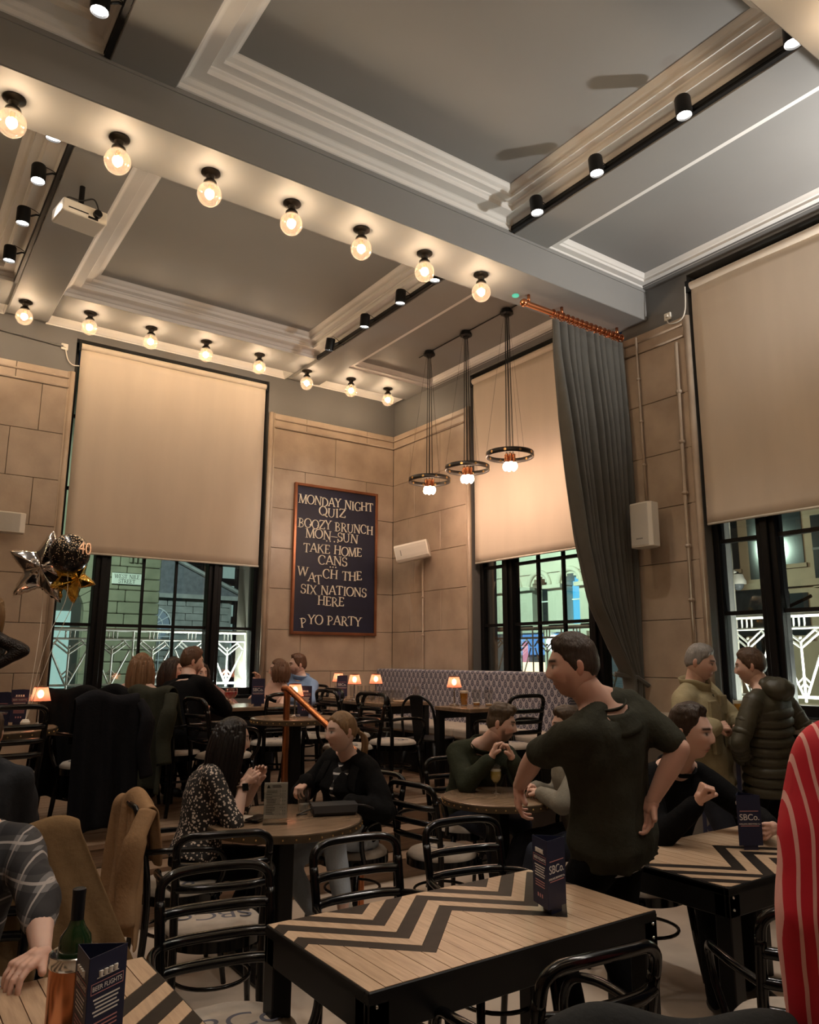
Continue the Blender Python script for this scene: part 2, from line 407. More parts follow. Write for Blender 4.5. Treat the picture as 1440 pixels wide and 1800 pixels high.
# crown line under the ceiling along the walls
st(MB().prism([(0,5.04),(-.06,5.08),(-.07,5.13),(0,5.16)],1.63,7.53,T=M(((1,0,0,WX+.03),(0,0,1,0),(0,1,0,0),(0,0,0,1)))).ob('trim_crown', grey_paint))
st(MB().box(-4.5,WX+.02,4.172,4.185,5.03,5.05).ob('trim_fillet', ceil_grey))
# ---- roller blinds
def blind(label, o, du, dn, W, zt, zb, loc):
    du = V(du); dn = V(dn); o = V(o)
    root = empty('roller_blind', loc, 0, label, 'window blind')
    L = V(loc)
    rw = random.Random(int(W*1000))
    def fn(u,v):
        p = o+du*(u*W); n = .006*math.sin(u*9+v*2.3)+.004*math.sin(v*7+u*4)
        q = p+dn*n; return (q.x-L.x,q.y-L.y,zt-.05-(zt-.05-zb)*v-L.z)
    solid(MB().grid(fn,24,24).ob('fabric', blind_m, root, smooth=True), .002)
    a = o-L; b = o+du*W-L
    MB().tube([(a.x,a.y,zt-.03-L.z),(b.x,b.y,zt-.03-L.z)], .036, 12).ob('roller_tube', blind_m, root, smooth=True, angle=40)
    MB().tube([(a.x,a.y,zb-L.z),(b.x,b.y,zb-L.z)], .011, 8).ob('bottom_bar', white_plastic, root, smooth=True)
    for p in (a-du*.012, b+du*.012): MB().box(p.x-.012,p.x+.012,p.y-.012,p.y+.04,zt-.08-L.z,zt+.03-L.z).ob('bracket', blk_metal, root)
    return root
blind('cream roller blind on the left wall, to the left of the navy sign',(1.55,8.43,0),(1,0,0),(0,-1,0),2.17,4.98,2.70,(2.63,8.43,2.70))
blind('cream roller blind glowing pink behind the ring pendants',(5.66,6.72,0),(0,-1,0),(-1,0,0),2.18,4.95,2.71,(5.66,5.63,2.71))
blind('cream roller blind at right edge, above the two standing men',(5.66,3.70,0),(0,-1,0),(-1,0,0),2.18,4.93,2.74,(5.66,2.6,2.74))
# ================================================================ LIGHT FITTINGS AND WALL THINGS
globe_glass = glassy('amber_globe', (1,.90,.78), .10, .03)
def milk(m, col, f):
    nt = m.node_tree; out = [n for n in nt.nodes if n.type == 'OUTPUT_MATERIAL'][0]; src = out.inputs[0].links[0].from_socket
    t = nt.nodes.new('ShaderNodeBsdfTranslucent'); t.inputs[0].default_value = (*col,1); mx = nt.nodes.new('ShaderNodeMixShader'); mx.inputs[0].default_value = f
    nt.links.new(src, mx.inputs[1]); nt.links.new(t.outputs[0], mx.inputs[2]); nt.links.new(mx.outputs[0], out.inputs[0])
milk(globe_glass, (1,.78,.60), .03)
filament = emis('filament', (1,.62,.26), 60)
bronze = mat('dark_bronze', (.03,.024,.018), .35, .8)
def ribs(): pass
def make_globe():
    r = empty('globe_lamp')
    MB().lathe([(.062,0),(.062,-.008),(.05,-.016),(.03,-.024),(.024,-.05),(.034,-.06),(.042,-.068),(.044,-.085),(.038,-.09)],24).ob('base', bronze, r, smooth=True, angle=40)
    MB().ell((0,0,-.158),(.079,.079,.08),28,18).ob('globe', globe_glass, r, smooth=True)
    MB().tube([(0,0,-.09),(0,0,-.125)], .014, 8).ob('socket', brass, r, smooth=True)
    mb = MB()
    for k in range(4):
        a = k*math.pi/2; x,y = .009*math.cos(a),.009*math.sin(a); mb.tube([(x,y,-.125),(x*1.3,y*1.3,-.155),(x*.6,y*.6,-.19)], .0035, 6)
    mb.ob('filament', filament, r)
    return r
g0 = make_globe()
row1 = [(.34,4.42),(.92,4.42),(1.50,4.42),(2.09,4.42),(2.66,4.42),(3.24,4.42),(3.82,4.42)]
row2 = [(.90,7.85,5.05),(1.50,7.85,5.1),(2.12,7.85,5.1),(2.73,7.85,5.1),(3.37,7.85,5.1),(4.0,7.87,5.05),(4.64,7.9,5.1),(5.21,7.92,5.1)]
ordn = ['first','second','third','fourth','fifth','sixth','seventh','eighth']
globes = [(x,y,4.75,'globe lamp on the near ceiling beam, %s from the left'%ordn[i],'globe lamps on the near beam') for i,(x,y) in enumerate(row1)]
globes += [(x,y,z,'globe lamp on the far beam above the windows, %s from the left'%ordn[i],'globe lamps on the far beam') for i,(x,y,z) in enumerate(row2)]
globes += [(3.6-.6*i,1.39,4.75,'globe lamp on the beam at the upper right corner' if i == 0 else 'globe lamp on the beam overhead','globe lamps overhead') for i in range(7)]
globes += [(3.6-.75*i,-1.6,4.75,'globe lamp on the beam behind the viewer','globe lamps overhead') for i in range(7)]
globes += [(-.24-.6*i,4.42,4.75,'globe lamp on the near beam beyond the left edge','globe lamps on the near beam') for i in range(3)]
globes += [(.3-.6*i,7.85,5.1,'globe lamp on the far beam beyond the left edge','globe lamps on the far beam') for i in range(3)]
for i,(x,y,z,lb,gr) in enumerate(globes):
    o = g0 if i == 0 else copy_tree(g0)
    o.location = (x,y,z); tag(o, lb, 'ceiling lamp', gr)
    l = lamp('POINT','globe_bulb_light',(x,y,z-.16),GLOBE_W,(1,.83,.64),.035)
# ring pendants
bulb_w = emis('pendant_bulb', (1,.70,.46), 30)
ring_m = mat('ring_metal', (.05,.045,.04), .4, .7)
def make_pendant():
    r = empty('ring_pendant'); h = 5.14; D = 1.54
    MB().lathe([(.055,0),(.055,-.02),(.068,-.025),(.068,-.05),(.045,-.06),(.03,-.075)],10).ob('ceiling_rose', blk_metal, r)
    ring = MB()
    ring.grid(lambda u,v: (.23*math.cos(2*math.pi*u), .23*math.sin(2*math.pi*u), -D+.025-.05*v), 40, 2, True)
    ro = solid(ring.ob('ring', ring_m, r, smooth=True), .008)
    for k in range(10):
        a = 2*math.pi*k/10
        for s,q in ((.236,0),(.224,0)):
            MB().lathe([(.013,-.002),(.013,.002)],12,T=M.Translation((s*math.cos(a),s*math.sin(a),-D)) @ V((math.cos(a),math.sin(a),0)).to_track_quat('Z','Y').to_matrix().to_4x4()).ob('stud', brass, ro)
    for k in range(7):
        a = 2*math.pi*k/6; q = .042 if k < 6 else 0; x,y = q*math.cos(a), q*math.sin(a)
        MB().tube([(x*.45,y*.45,-.06),(x*.9,y*.9,-D)], .0028, 5).ob('cable', cable_m, r)
        so = MB().lathe([(.006,.04),(.014,.035),(.015,-.02),(.019,-.03),(.019,-.05)],10,(x,y,-D-.03)).ob('lampholder', copper, r, smooth=True, angle=40)
        MB().ell((x*1.15,y*1.15,-D-.115),(.026,.026,.042),12,8).ob('bulb', bulb_w, so, smooth=True)
    for k in range(3):
        a = 2*math.pi*k/3+.4; MB().tube([(.03*math.cos(a),.03*math.sin(a),-.06),(.23*math.cos(a),.23*math.sin(a),-D+.02)], .0012, 4).ob('suspension_wire', cable_m, r)
    return r
p0 = make_pendant()
for i,(y,lb) in enumerate(((6.70,'ring pendant with bulb cluster nearest the room corner'),(6.03,'ring pendant with bulb cluster, middle of the three'),(5.37,'ring pendant with bulb cluster hanging next to the grey curtain'))):
    o = p0 if i == 0 else copy_tree(p0); o.location = (4.98,y,5.14); tag(o, lb, 'pendant lamp', 'ring pendants in a row')
    lamp('POINT','pendant_light',(4.98,y,3.36),PEND_W,(1,.66,.50),.07)
tag(MB().tube([(4.98,5.2,5.13),(4.98,6.9,5.13)], .006, 6).ob('pendant_conduit', cable_m), 'thin black conduit linking the three ceiling roses', 'conduit')
# track spotlights
spot_face = emis('spot_lens', (1,.96,.9), 14)
def make_spot():
    r = empty('track_spotlight')
    b = MB().lathe([(.02,.075),(.046,.07),(.05,.06),(.05,-.06),(.046,-.062),(.043,-.045)],20).ob('lamp_head', blk_metal, r, smooth=True, angle=35)
    MB().lathe([(.001,-.05),(.042,-.05),(.042,-.046)],18).ob('lens', spot_face, r)
    MB().tube([(.05,0,.02),(.09,0,.045),(.13,0,.05)], .008, 6).ob('arm', blk_metal, r)
    MB().tube([(0,0,.07),(.03,.02,.1),(.08,.01,.08),(.11,0,.06)], .003, 5).ob('flex', cable_m, r)
    MB().box(.115,.16,-.03,.03,.03,.07).ob('track_adapter', blk_metal, r)
    return r
s0 = make_spot(); first = True
def track(x, y0, y1, label):
    r = empty('light_track', (x,(y0+y1)/2,5.08), 0, label, 'lighting track')
    L = (y1-y0)/2; MB().box(-.03,.0,-L,L,-.025,.025).ob('rail', blk_metal, r); MB().box(-.034,-.03,-L,L,-.008,.008).ob('slot', cable_m, r)
track(3.965,1.66,4.17,'black lighting track beside the big central ceiling panel')
track(3.965,4.68,7.5,'black lighting track between lamp beam and corner')
track(.775,4.68,7.5,'black lighting track beside the projector'); track(.775,1.66,4.17,'black lighting track at the top left corner')
spots = [(3.82,3.76,'right'),(3.82,3.17,'right'),(3.82,2.46,'right'),(3.82,1.76,'right'),(3.82,5.05,'far'),(3.82,5.6,'far'),(3.82,6.25,'far'),(3.82,6.98,'far'),
         (.63,3.76,'left'),(.63,4.98,'proj'),(.63,5.55,'proj'),(.63,6.2,'proj'),(.63,6.9,'proj')]
cnt = {}
names = {'right':'black track spotlight by the central panel, %s from the grey curtain','far':'black track spotlight on the corner track, %s from the lamp beam','left':'black track spotlight at the top left corner of the ceiling%.0s','proj':'black track spotlight left of the projector, %s from the lamp beam'}
aims = {'right':[(4.9,3.1,1.3),(4.6,2.6,.8),(3.4,2.1,.7),(2.2,2.0,.7)],'far':[(4.2,5.6,1.1),(4.6,6.3,1.1),(4.4,7.0,1.1),(4.6,8.4,2.6)],'left':[(1.6,3.9,.7)],'proj':[(2.6,5.6,1.1),(1.8,4.6,.7),(.4,6.4,1.1),(2.0,7.2,1.1)]}
for x,y,g in spots:
    k = cnt.get(g,0); cnt[g] = k+1
    o = s0 if first else copy_tree(s0); first = False
    aim = V(aims[g][k]); o.location = (x,y,5.03)
    d = (aim-V((x,y,5.03))).normalized()
    o.rotation_euler = (max(-.35,min(.35,d.y*.6)), 0, 0)
    tag(o, names[g]%ordn[k], 'spotlight', 'track spotlights')
    lamp('SPOT','spot_beam',(x,y,4.965),SPOT_W,(1,.92,.82),.035,aim,62,.7)
# extra spots of the same kind over the foreground, beyond the top edge of the picture
for x,y,aim in ((.66,1.9,(.5,2.3,.75)),(3.8,.9,(2.6,2.0,.7)),(.66,.6,(1.2,1.6,.5)),(3.8,-.5,(2.2,1.0,.7))):
    o = copy_tree(s0); o.location = (x,y,5.03); tag(o,'black track spotlight above the viewer','spotlight','track spotlights'); lamp('SPOT','spot_beam',(x,y,4.965),SPOT_W,(1,.92,.82),.035,aim,62,.7)
# added uplighter, unseen beyond the right edge, brightens the side ceiling panel
ul = empty('added_uplighter',(5.5,1.0,3.7),0,'added black uplighter on the right wall, out of view, lighting the side ceiling','added lamp')
MB().lathe([(.02,-.1),(.06,-.06),(.075,.0),(.075,.05),(.07,.05),(.06,.0)],20).ob('bowl', blk_metal, ul, smooth=True, angle=40); MB().box(.05,.13,-.02,.02,-.05,-.01).ob('arm', blk_metal, ul); MB().lathe([(.001,.01),(.055,.01),(.055,.015)],18).ob('lens', spot_face, ul)
lamp('SPOT','added_uplighter_beam',(5.5,1.0,3.78),240,(1,.97,.92),.05,(5.0,2.6,5.14),110,.9)
# projector
pr = empty('projector',(.93,5.56,4.80),R(8),'white ceiling projector mounted under the left beam','projector')
bevel(MB().box(-.16,.16,-.12,.12,-.05,.05).ob('case', white_plastic, pr),.015,3)
MB().lathe([(.03,0),(.03,.03),(.024,.032)],16,T=M.Translation((.08,-.12,.0)) @ M.Rotation(R(90),4,'X')).ob('lens', blk_metal, pr)
MB().box(-.12,.02,-.123,-.12,-.02,-.012).ob('vent_slot', blk_metal, pr); MB().box(.02,.09,-.124,-.119,-.045,-.03).ob('port_panel', blk_metal, pr)
MB().tube([(0,0,.05),(0,0,.25)],.02,10).ob('mount_pole', blk_metal, pr); MB().box(-.09,.09,-.06,.06,.05,.065).ob('mount_plate', blk_metal, pr)
MB().tube(bez([(-.05,.05,.06),(-.1,.0,.12),(-.02,-.06,.1),(.06,-.09,.13),(.12,-.05,.07)]),.006,6).ob('cable', cable_m, pr)
tag(MB().lathe([(.03,0),(.03,-.012),(.02,-.014)],18,(4.3,4.52,4.75)).ob('smoke_detector', emis('green_led',(.1,.8,.5),.5)),'small green-lit detector under the beam by the curtain rod','detector')
# ---- curtain on copper rod
cr = empty('curtain_rod',(4.35,4.45,4.66),0,'copper curtain rod running under the ceiling beam','curtain rod')
MB().tube([(0,0,0),(1.27,0,0)],.026,14).ob('rod', copper, cr, smooth=True, angle=40); MB().ell((-.02,0,0),.036,12,8).ob('finial', copper, cr, smooth=True)
for x in (.04,.45,1.2): MB().tube([(x,0,.02),(x,0,.09)],.014,10).ob('bracket', copper, cr, smooth=True)
cu = empty('curtain',(5.2,4.45,1.3),0,'long dark grey pleated curtain gathered against the wall','curtain')
prof = [(4.66,4.66,5.60),(4.3,4.67,5.62),(3.87,4.72,5.63),(3.22,4.80,5.63),(2.63,4.89,5.62),(2.1,5.03,5.61),(1.76,5.24,5.6),(1.44,5.47,5.59),(1.2,5.42,5.60),(.46,5.36,5.60)]
def cprof(z):
    for (za,a0,a1),(zb,b0,b1) in zip(prof,prof[1:]):
        if zb <= z <= za:
            t = (za-z)/(za-zb); return a0+(b0-a0)*t, a1+(b1-a1)*t
    return prof[-1][1:]
def cfn(u,v):
    z = 4.60-4.14*v; l,r = cprof(z); w = r-l; folds = 11
    uu = u+.012*math.sin(v*5+u*20); amp = (.055+.02*math.sin(u*13))*min(1,.35+v*3)*(1-.35*max(0,min(1,(z-3)/2)))
    ph = 2*math.pi*folds*uu+1.2*v*math.sin(u*7)
    return (l+w*u+.012*math.cos(ph)-5.2, amp*math.sin(ph)-.01, z-1.3)
solid(MB().grid(cfn,240,50).ob('drape', curtain_m, cu, smooth=True), .004)
for k in range(16):
    x = .33+k*(.92/15)
    MB().tube([(x,.036*math.cos(a),.036*math.sin(a)-.004) for a in [2*math.pi*i/14 for i in range(14)]],.005,6,True).ob('curtain_ring', copper, cr, smooth=True)
tag(MB().tube([(5.35,4.50,1.5),(5.5,4.38,1.47),(5.62,4.36,1.40)],.022,6).ob('curtain_tieback', curtain_m), 'grey tieback pulling the curtain to the wall','tieback')
# ---- speakers
def speaker(label, loc, rz, w, d, h, tilt=0, logo=True):
    r = empty('wall_speaker', loc, rz, label, 'loudspeaker'); r.rotation_euler = (tilt,0,rz)
    poly = [(-w/2,0),(-w/2+.0,-d*.75),(-w*.38,-d*.97),(-w*.2,-d),(w*.2,-d),(w*.38,-d*.97),(w/2,-d*.75),(w/2,0),(w*.25,d*.35),(-w*.25,d*.35)]
    bevel(MB().prism(poly,-h/2,h/2).ob('cabinet', white_plastic, r),.008,2)
    MB().prism([(-w*.46,-d*.78),(-w*.36,-d*1.0),(-w*.2,-d*1.03),(w*.2,-d*1.03),(w*.36,-d*1.0),(w*.46,-d*.78)],-h/2+.015,h/2-.015).ob('grille', mat('speaker_grille',(.55,.52,.46),.7,bump=.4,bscale=400), r)
    if logo: MB().box(-.035,.035,-d*1.04,-d*1.03,-h*.33,-h*.30).ob('badge', mat('badge_grey',(.25,.24,.22),.4), r)
    MB().box(-.025,.025,d*.35,d*.35+.05,-.05,.05).ob('bracket', white_plastic, r)
    return r
speaker('tall white wall speaker between the curtain and the right blind',(5.47,4.16,2.77),R(-90+0),.235,.12,.39)
sp = speaker('white wall speaker lying on its side near the room corner',(5.44,7.66,2.93),R(-62),.22,.15,.42); sp.rotation_euler = (R(10),R(78),R(-35))
speaker('white speaker on the left wall, cut by the left edge',(.94,8.25,2.91),0,.40,.11,.2,logo=False)
def conduit(label, pts, r=.011, m=stone, clips=True, name='wall_conduit'):
    e = empty(name, pts[0], 0, label, 'conduit'); o = V(pts[0])
    MB().tube([V(p)-o for p in pts], r, 8).ob('pipe', m, e, smooth=True)
    if clips:
        for a,b in zip(pts,pts[1:]):
            L = (V(b)-V(a)).length; n = int(L/.5)
            for k in range(1,n+1):
                p = V(a).lerp(V(b),k/(n+1))-o; MB().ell(p,(r*1.9,r*1.9,r*1.3),8,6).ob('clip', m, e)
conduit('cable conduit dropping to the tall white speaker',[(5.605,4.28,4.6),(5.605,4.26,2.95)])
conduit('cable conduit below the corner speaker',[(5.605,7.69,2.85),(5.605,7.67,.5)])
conduit('pair of pale pipes beside the right window',[(5.6,3.85,4.4),(5.6,3.87,1.2)],.016)
conduit('surface conduit along the grey frieze at upper left',[(.2,8.41,4.96),(1.36,8.41,4.90)],.01,grey_paint)
def socket(label, loc, ax):
    e = empty('junction_box', loc, 0, label, 'socket')
    bevel(MB().box(-.035,.035,-.02,.0,-.035,.035).ob('box', white_plastic, e),.005,1); MB().box(-.012,.012,-.035,-.02,-.012,.012).ob('plug', white_plastic, e)
    if ax: e.rotation_euler = (0,0,R(-90))
    return e
socket('white socket box on the grey frieze left of the left blind',(1.38,8.43,4.90),0); socket('white socket box beside the top of the right blind',(5.66,3.95,4.70),1)
tag(MB().tube(bez([(1.39,8.41,4.87),(1.42,8.40,4.76),(1.47,8.40,4.71),(1.54,8.42,4.72)]),.006,6).ob('blind_cable', white_plastic),'white flex looping to the left blind','cable')
tag(MB().tube(bez([(5.63,3.95,4.66),(5.61,3.9,4.60),(5.61,3.79,4.60),(5.61,3.74,4.68),(5.63,3.74,4.9)]),.006,6).ob('blind_cable', white_plastic),'white flex looping to the right blind','cable')
# ---- navy letter board
sg = empty('letter_board',(4.745,8.37,1.91),0,'navy sign board with cream serif capitals in a copper frame','sign')
navy_board = mat('navy_board',(.010,.012,.035),.5,var=.2,vscale=5)
MB().box(-.6,.6,0,.02,0.01,1.86).ob('board', navy_board, sg)
for a in ((-.61,-.575,-.02,.025,0,1.87),(.575,.61,-.02,.025,0,1.87),(-.575,.575,-.02,.025,0,.035),(-.575,.575,-.02,.025,1.835,1.87)):
    bevel(MB().box(*a).ob('frame_rail', mat('copper_frame',(.33,.14,.075),.35,.85,var=.2,vscale=5), sg),.004,1)
cream = mat('cream_letter',(.80,.72,.60),.5)
TH, TN = .125, .07
GL = {  # width, strokes
'M':(1.0,[('l',.12,0,.16,1,TN),('l',.16,1,.5,0,TH),('l',.5,0,.84,1,TN),('l',.84,1,.88,0,TH),('s',.12,0),('s',.88,0),('s',.12,1),('s',.88,1)]),
'O':(.9,[('a',.45,.5,.40,.5,0,360,TH)]),'Q':(.9,[('a',.45,.5,.40,.5,0,360,TH),('l',.5,.12,.92,-.15,TH)]),
'N':(.9,[('l',.14,0,.14,1,TN),('l',.14,1,.76,0,TH),('l',.76,0,.76,1,TN),('s',.14,0),('s',.14,1),('s',.76,1)]),
'D':(.85,[('l',.16,0,.16,1,TH),('a',.2,.5,.58,.5,-90,90,TH),('s',.12,0),('s',.12,1)]),
'A':(.85,[('l',.08,0,.42,1,TN),('l',.42,1,.78,0,TH),('l',.2,.33,.65,.33,TN),('s',.08,0),('s',.78,0)]),
'Y':(.8,[('l',.08,1,.4,.48,TH),('l',.74,1,.4,.48,TN),('l',.4,.48,.4,0,TH),('s',.4,0),('s',.08,1),('s',.74,1)]),
'I':(.4,[('l',.2,0,.2,1,TH),('s',.2,0),('s',.2,1)]),
'G':(.85,[('a',.44,.5,.38,.5,40,330,TH),('l',.74,.4,.74,.06,TH),('s',.72,.42)]),
'H':(.9,[('l',.16,0,.16,1,TH),('l',.74,0,.74,1,TH),('l',.16,.52,.74,.52,TN),('s',.16,0),('s',.74,0),('s',.16,1),('s',.74,1)]),
'T':(.8,[('l',.4,0,.4,1,TH),('l',.05,.96,.75,.96,TN),('l',.07,.96,.05,.78,TN),('l',.73,.96,.75,.78,TN),('s',.4,0)]),
'U':(.88,[('l',.15,1,.15,.38,TH),('a',.43,.38,.28,.36,180,360,TN),('l',.71,1,.71,.38,TN),('s',.15,1),('s',.71,1)]),
'Z':(.78,[('l',.08,.96,.68,.96,TN),('l',.68,.96,.1,.04,TH),('l',.08,.04,.72,.04,TN),('l',.08,.96,.08,.78,TN),('l',.71,.04,.71,.24,TN)]),
'B':(.75,[('l',.17,0,.17,1,TH),('a',.2,.75,.36,.24,-90,90,TN),('a',.2,.26,.43,.26,-90,90,TN),('s',.12,0),('s',.12,1)]),
'R':(.8,[('l',.17,0,.17,1,TH),('a',.2,.73,.38,.26,-90,90,TN),('l',.35,.48,.74,0,TH),('s',.17,0),('s',.12,1),('s',.74,0)]),
'C':(.82,[('a',.45,.5,.38,.5,45,315,TH),('l',.73,.92,.73,.7,TN)]),
'S':(.62,[('a',.31,.74,.22,.24,20,270,TN),('a',.31,.26,.24,.25,-160,90,TH),('l',.53,.95,.53,.74,TN),('l',.08,.05,.08,.27,TN)]),
'E':(.7,[('l',.17,0,.17,1,TH),('l',.17,.96,.6,.96,TN),('l',.17,.52,.52,.52,TN),('l',.17,.04,.63,.04,TN),('l',.6,.96,.6,.8,TN),('l',.63,.04,.64,.22,TN),('s',.12,0),('s',.12,1)]),
'K':(.85,[('l',.17,0,.17,1,TH),('l',.2,.45,.7,1,TN),('l',.35,.6,.76,0,TH),('s',.17,0),('s',.17,1),('s',.7,1),('s',.76,0)]),
'W':(1.15,[('l',.06,1,.34,0,TH),('l',.34,0,.58,1,TN),('l',.58,1,.84,0,TH),('l',.84,0,1.1,1,TN),('s',.06,1),('s',.58,1),('s',1.1,1)]),
'X':(.8,[('l',.1,1,.72,0,TH),('l',.7,1,.1,0,TN),('s',.1,1),('s',.7,1),('s',.1,0),('s',.72,0)]),
'P':(.72,[('l',.17,0,.17,1,TH),('a',.2,.72,.4,.27,-90,90,TN),('s',.17,0),('s',.12,1)]),
'L':(.66,[('l',.17,0,.17,1,TH),('l',.17,.04,.6,.04,TN),('l',.6,.04,.6,.24,TN),('s',.17,1),('s',.12,0)]),
'-':(.7,[('l',0,.5,.7,.5,TN)]),'.':(.2,[('l',.1,.0,.1,.1,.1)])}
glyph_me = {}
def glyph(ch, m, dep=.012):
    key = (ch,m.name)
    if key in glyph_me: return glyph_me[key]
    mb = MB()
    def rib(x0,y0,x1,y1,w):
        d = V((x1-x0,y1-y0)); L = d.length or 1; n = V((-d.y,d.x))/L*w/2
        mb.add([(x0-n.x,0,y0-n.y),(x1-n.x,0,y1-n.y),(x1+n.x,0,y1+n.y),(x0+n.x,0,y0+n.y),(x0-n.x,-.1,y0-n.y),(x1-n.x,-.1,y1-n.y),(x1+n.x,-.1,y1+n.y),(x0+n.x,-.1,y0+n.y)],
            [(0,3,2,1),(4,5,6,7),(0,1,5,4),(1,2,6,5),(2,3,7,6),(3,0,4,7)])
    for s in GL[ch][1]:
        if s[0] == 'l': rib(*s[1:])
        elif s[0] == 's': rib(s[1]-.13,min(max(s[2],.025),.975),s[1]+.13,min(max(s[2],.025),.975),.05)
        else:
            _,cx,cy,rx,ry,a0,a1,w = s; n = 20
            P = [(cx+rx*math.cos(R(a0+(a1-a0)*i/n)), cy+ry*math.sin(R(a0+(a1-a0)*i/n))) for i in range(n+1)]
            for i,(p,q) in enumerate(zip(P,P[1:])):
                a = R(a0+(a1-a0)*(i+.5)/n); ww = w*(.5+.5*abs(math.cos(a))) if w == TH else w
                rib(p[0],p[1],q[0],q[1],ww)
    me = mb.mesh('letter', m); glyph_me[key] = me; return me
def line(txt, x0, x1, z, h, parent, m, drop={}, ox=0, oz=0, y=-.001, depth=.1):
    ws = [.45 if c == ' ' else GL[c][0] for c in txt]; tot = sum(ws); k = (x1-x0)/tot; x = x0
    for i,(c,w) in enumerate(zip(txt,ws)):
        if c != ' ':
            o = obj('letter', glyph(c,m), parent); dz,rt = drop.get(i,(0,0))
            o.location = (x-ox, y, z-h/2+dz-oz); o.scale = (min(k,h*1.15), depth, h); o.rotation_euler = (0,R(rt),0)
        x += w*k
rw = random.Random(5)
for txt,x0,x1,z,drop in (('MONDAY NIGHT',4.19,5.29,3.58,{}),('QUIZ',4.48,4.87,3.455,{}),('BOOZY BRUNCH',4.19,5.29,3.28,{}),('MON-SUN',4.30,5.06,3.15,{}),('TAKE HOME',4.27,5.12,2.975,{}),('CANS',4.48,4.91,2.84,{}),
     ('WATCH THE',4.20,5.13,2.665,{1:(-.05,4),2:(-.085,-6),0:(.015,3)}),('SIX NATIONS',4.25,5.2,2.46,{}),('HERE',4.49,4.87,2.325,{}),('PYO PARTY',4.27,5.13,2.09,{0:(-.045,-8)})):
    d = {i:(rw.uniform(-.008,.008),rw.uniform(-2.5,2.5)) for i in range(len(txt))}; d.update(drop)
    line(txt,x0,x1,z,.114,sg,cream,d,4.745,1.91)
for x,z in ((4.6,3.08),(4.65,3.08),(4.71,3.08),(4.76,3.08),(4.66,2.755),(4.7,2.755),(4.74,2.755),(4.36,3.262),(4.47,3.262)):
    MB().lathe([(.009,0),(.009,.008)],10,T=M.Translation((x-4.745,-.001,z-1.91)) @ M.Rotation(R(90),4,'X')).ob('peg', cream, sg)
# ================================================================ FURNITURE
def make_chair(arms=True, letters=True):
    """black bentwood armchair, faces +y, origin on the floor under the seat"""
    r = empty('bentwood_chair')
    se = MB().lathe([(.01,.425),(.19,.425),(.215,.435),(.215,.452),(.2,.468),(.17,.476),(.09,.482),(.01,.482)],32).ob('seat', seat_m, r, smooth=True, angle=60)
    se.scale = (1,.98,1)
    MB().lathe([(.20,.395),(.222,.395),(.222,.44),(.205,.44),(.2,.395)],32,cap=False).ob('seat_ring', blk, r, smooth=True, angle=40)
    if letters:
        text('SBCo',.15,'seat_print',seat_ink,se,M.Translation((0,.0,.4815)) @ M.Rotation(R(180),4,'Z'),.0006)
    for sx in (-1,1):
        MB().tube([(sx*.17,.15,.42),(sx*.185,.175,.2),(sx*.20,.205,0)],[.019,.017,.013],10).ob('leg', blk, r, smooth=True)
        MB().tube(bez([(sx*.19,-.235,0),(sx*.185,-.205,.2),(sx*.185,-.195,.44),(sx*.19,-.215,.62),(sx*.195,-.25,.80)],5),[.015]*5+[.018]*16,10).ob('leg', blk, r, smooth=True)
    U = [(-.195,-.25,.79),(-.19,-.262,.845),(-.15,-.272,.875),(-.07,-.285,.882),(.07,-.285,.882),(.15,-.272,.875),(.19,-.262,.845),(.195,-.25,.79)]
    MB().tube(bez(U,5),.017,10).ob('top_rail', blk, r, smooth=True)
    for z,yy in ((.58,-.21),(.665,-.222),(.755,-.242)):
        P = bez([(-.19,yy,z),(-.1,yy-.028,z),(.1,yy-.028,z),(.19,yy,z)],5)
        MB().tube(P,.021,8,flat=.9,up=(0,0,1)).ob('slat', blk, r, smooth=True).scale = (1,1,1)
    MB().tube([(.17*math.cos(a),.17*math.sin(a),.24) for a in [2*math.pi*i/28 for i in range(28)]],.009,8,True).ob('stretcher_ring', blk, r, smooth=True)
    if arms:
        for sx in (-1,1):
            MB().tube(bez([(sx*.192,-.225,.66),(sx*.235,-.12,.672),(sx*.255,.03,.668),(sx*.245,.13,.65),(sx*.235,.17,.60),(sx*.225,.165,.52),(sx*.205,.12,.43)],6),.0145,10).ob('arm', blk, r, smooth=True)
    return r
ch_arm = make_chair(True); ch_used = [False]
def chair(x, y, face, label, z=0, group='black bentwood chairs'):
    o = ch_arm if not ch_used[0] else copy_tree(ch_arm); ch_used[0] = True
    o.location = (x,y,z); o.rotation_euler = (0,0,R(face-90)); return tag(o, label, 'chair', group)
# lower floor (face = heading in degrees, 0 = towards the right wall, 90 = towards the left-hand windows)
CH = {}
CH['near_rt'] = chair(1.42,3.55,75,'black bentwood chair in front of the round table with two women')
CH['sbc'] = chair(1.08,2.52,262,'black bentwood chair with SBCo printed seat between the two plank tables')
CH['t1_far'] = chair(1.74,2.62,266,'black bentwood chair behind the plank table, left of its pair')
CH['t1_far2'] = chair(2.32,2.66,262,'black bentwood chair behind the plank table, next to the walking man')
CH['t1_near'] = chair(1.66,1.72,84,'black bentwood chair tucked at the near side of the plank table')
CH['t2_near'] = chair(2.62,1.50,50,'black bentwood armchair in front of the table beside the striped shirt')
CH['green_l'] = chair(3.05,3.98,8,'black bentwood chair left of the green jacket man')
CH['woman_a'] = chair(1.50,4.24,-8,'black bentwood chair under the dark-haired woman, camel coat on it')
CH['woman_b'] = chair(2.62,4.33,196,'black bentwood chair under the ponytail woman')
CH['green'] = chair(3.66,4.50,258,'black bentwood chair under the green jacket man')
CH['grey'] = chair(3.92,3.52,150,'black bentwood chair under the person in the grey sleeve')
CH['sweater'] = chair(3.52,2.84,265,'black bentwood chair under the man in black sweater')
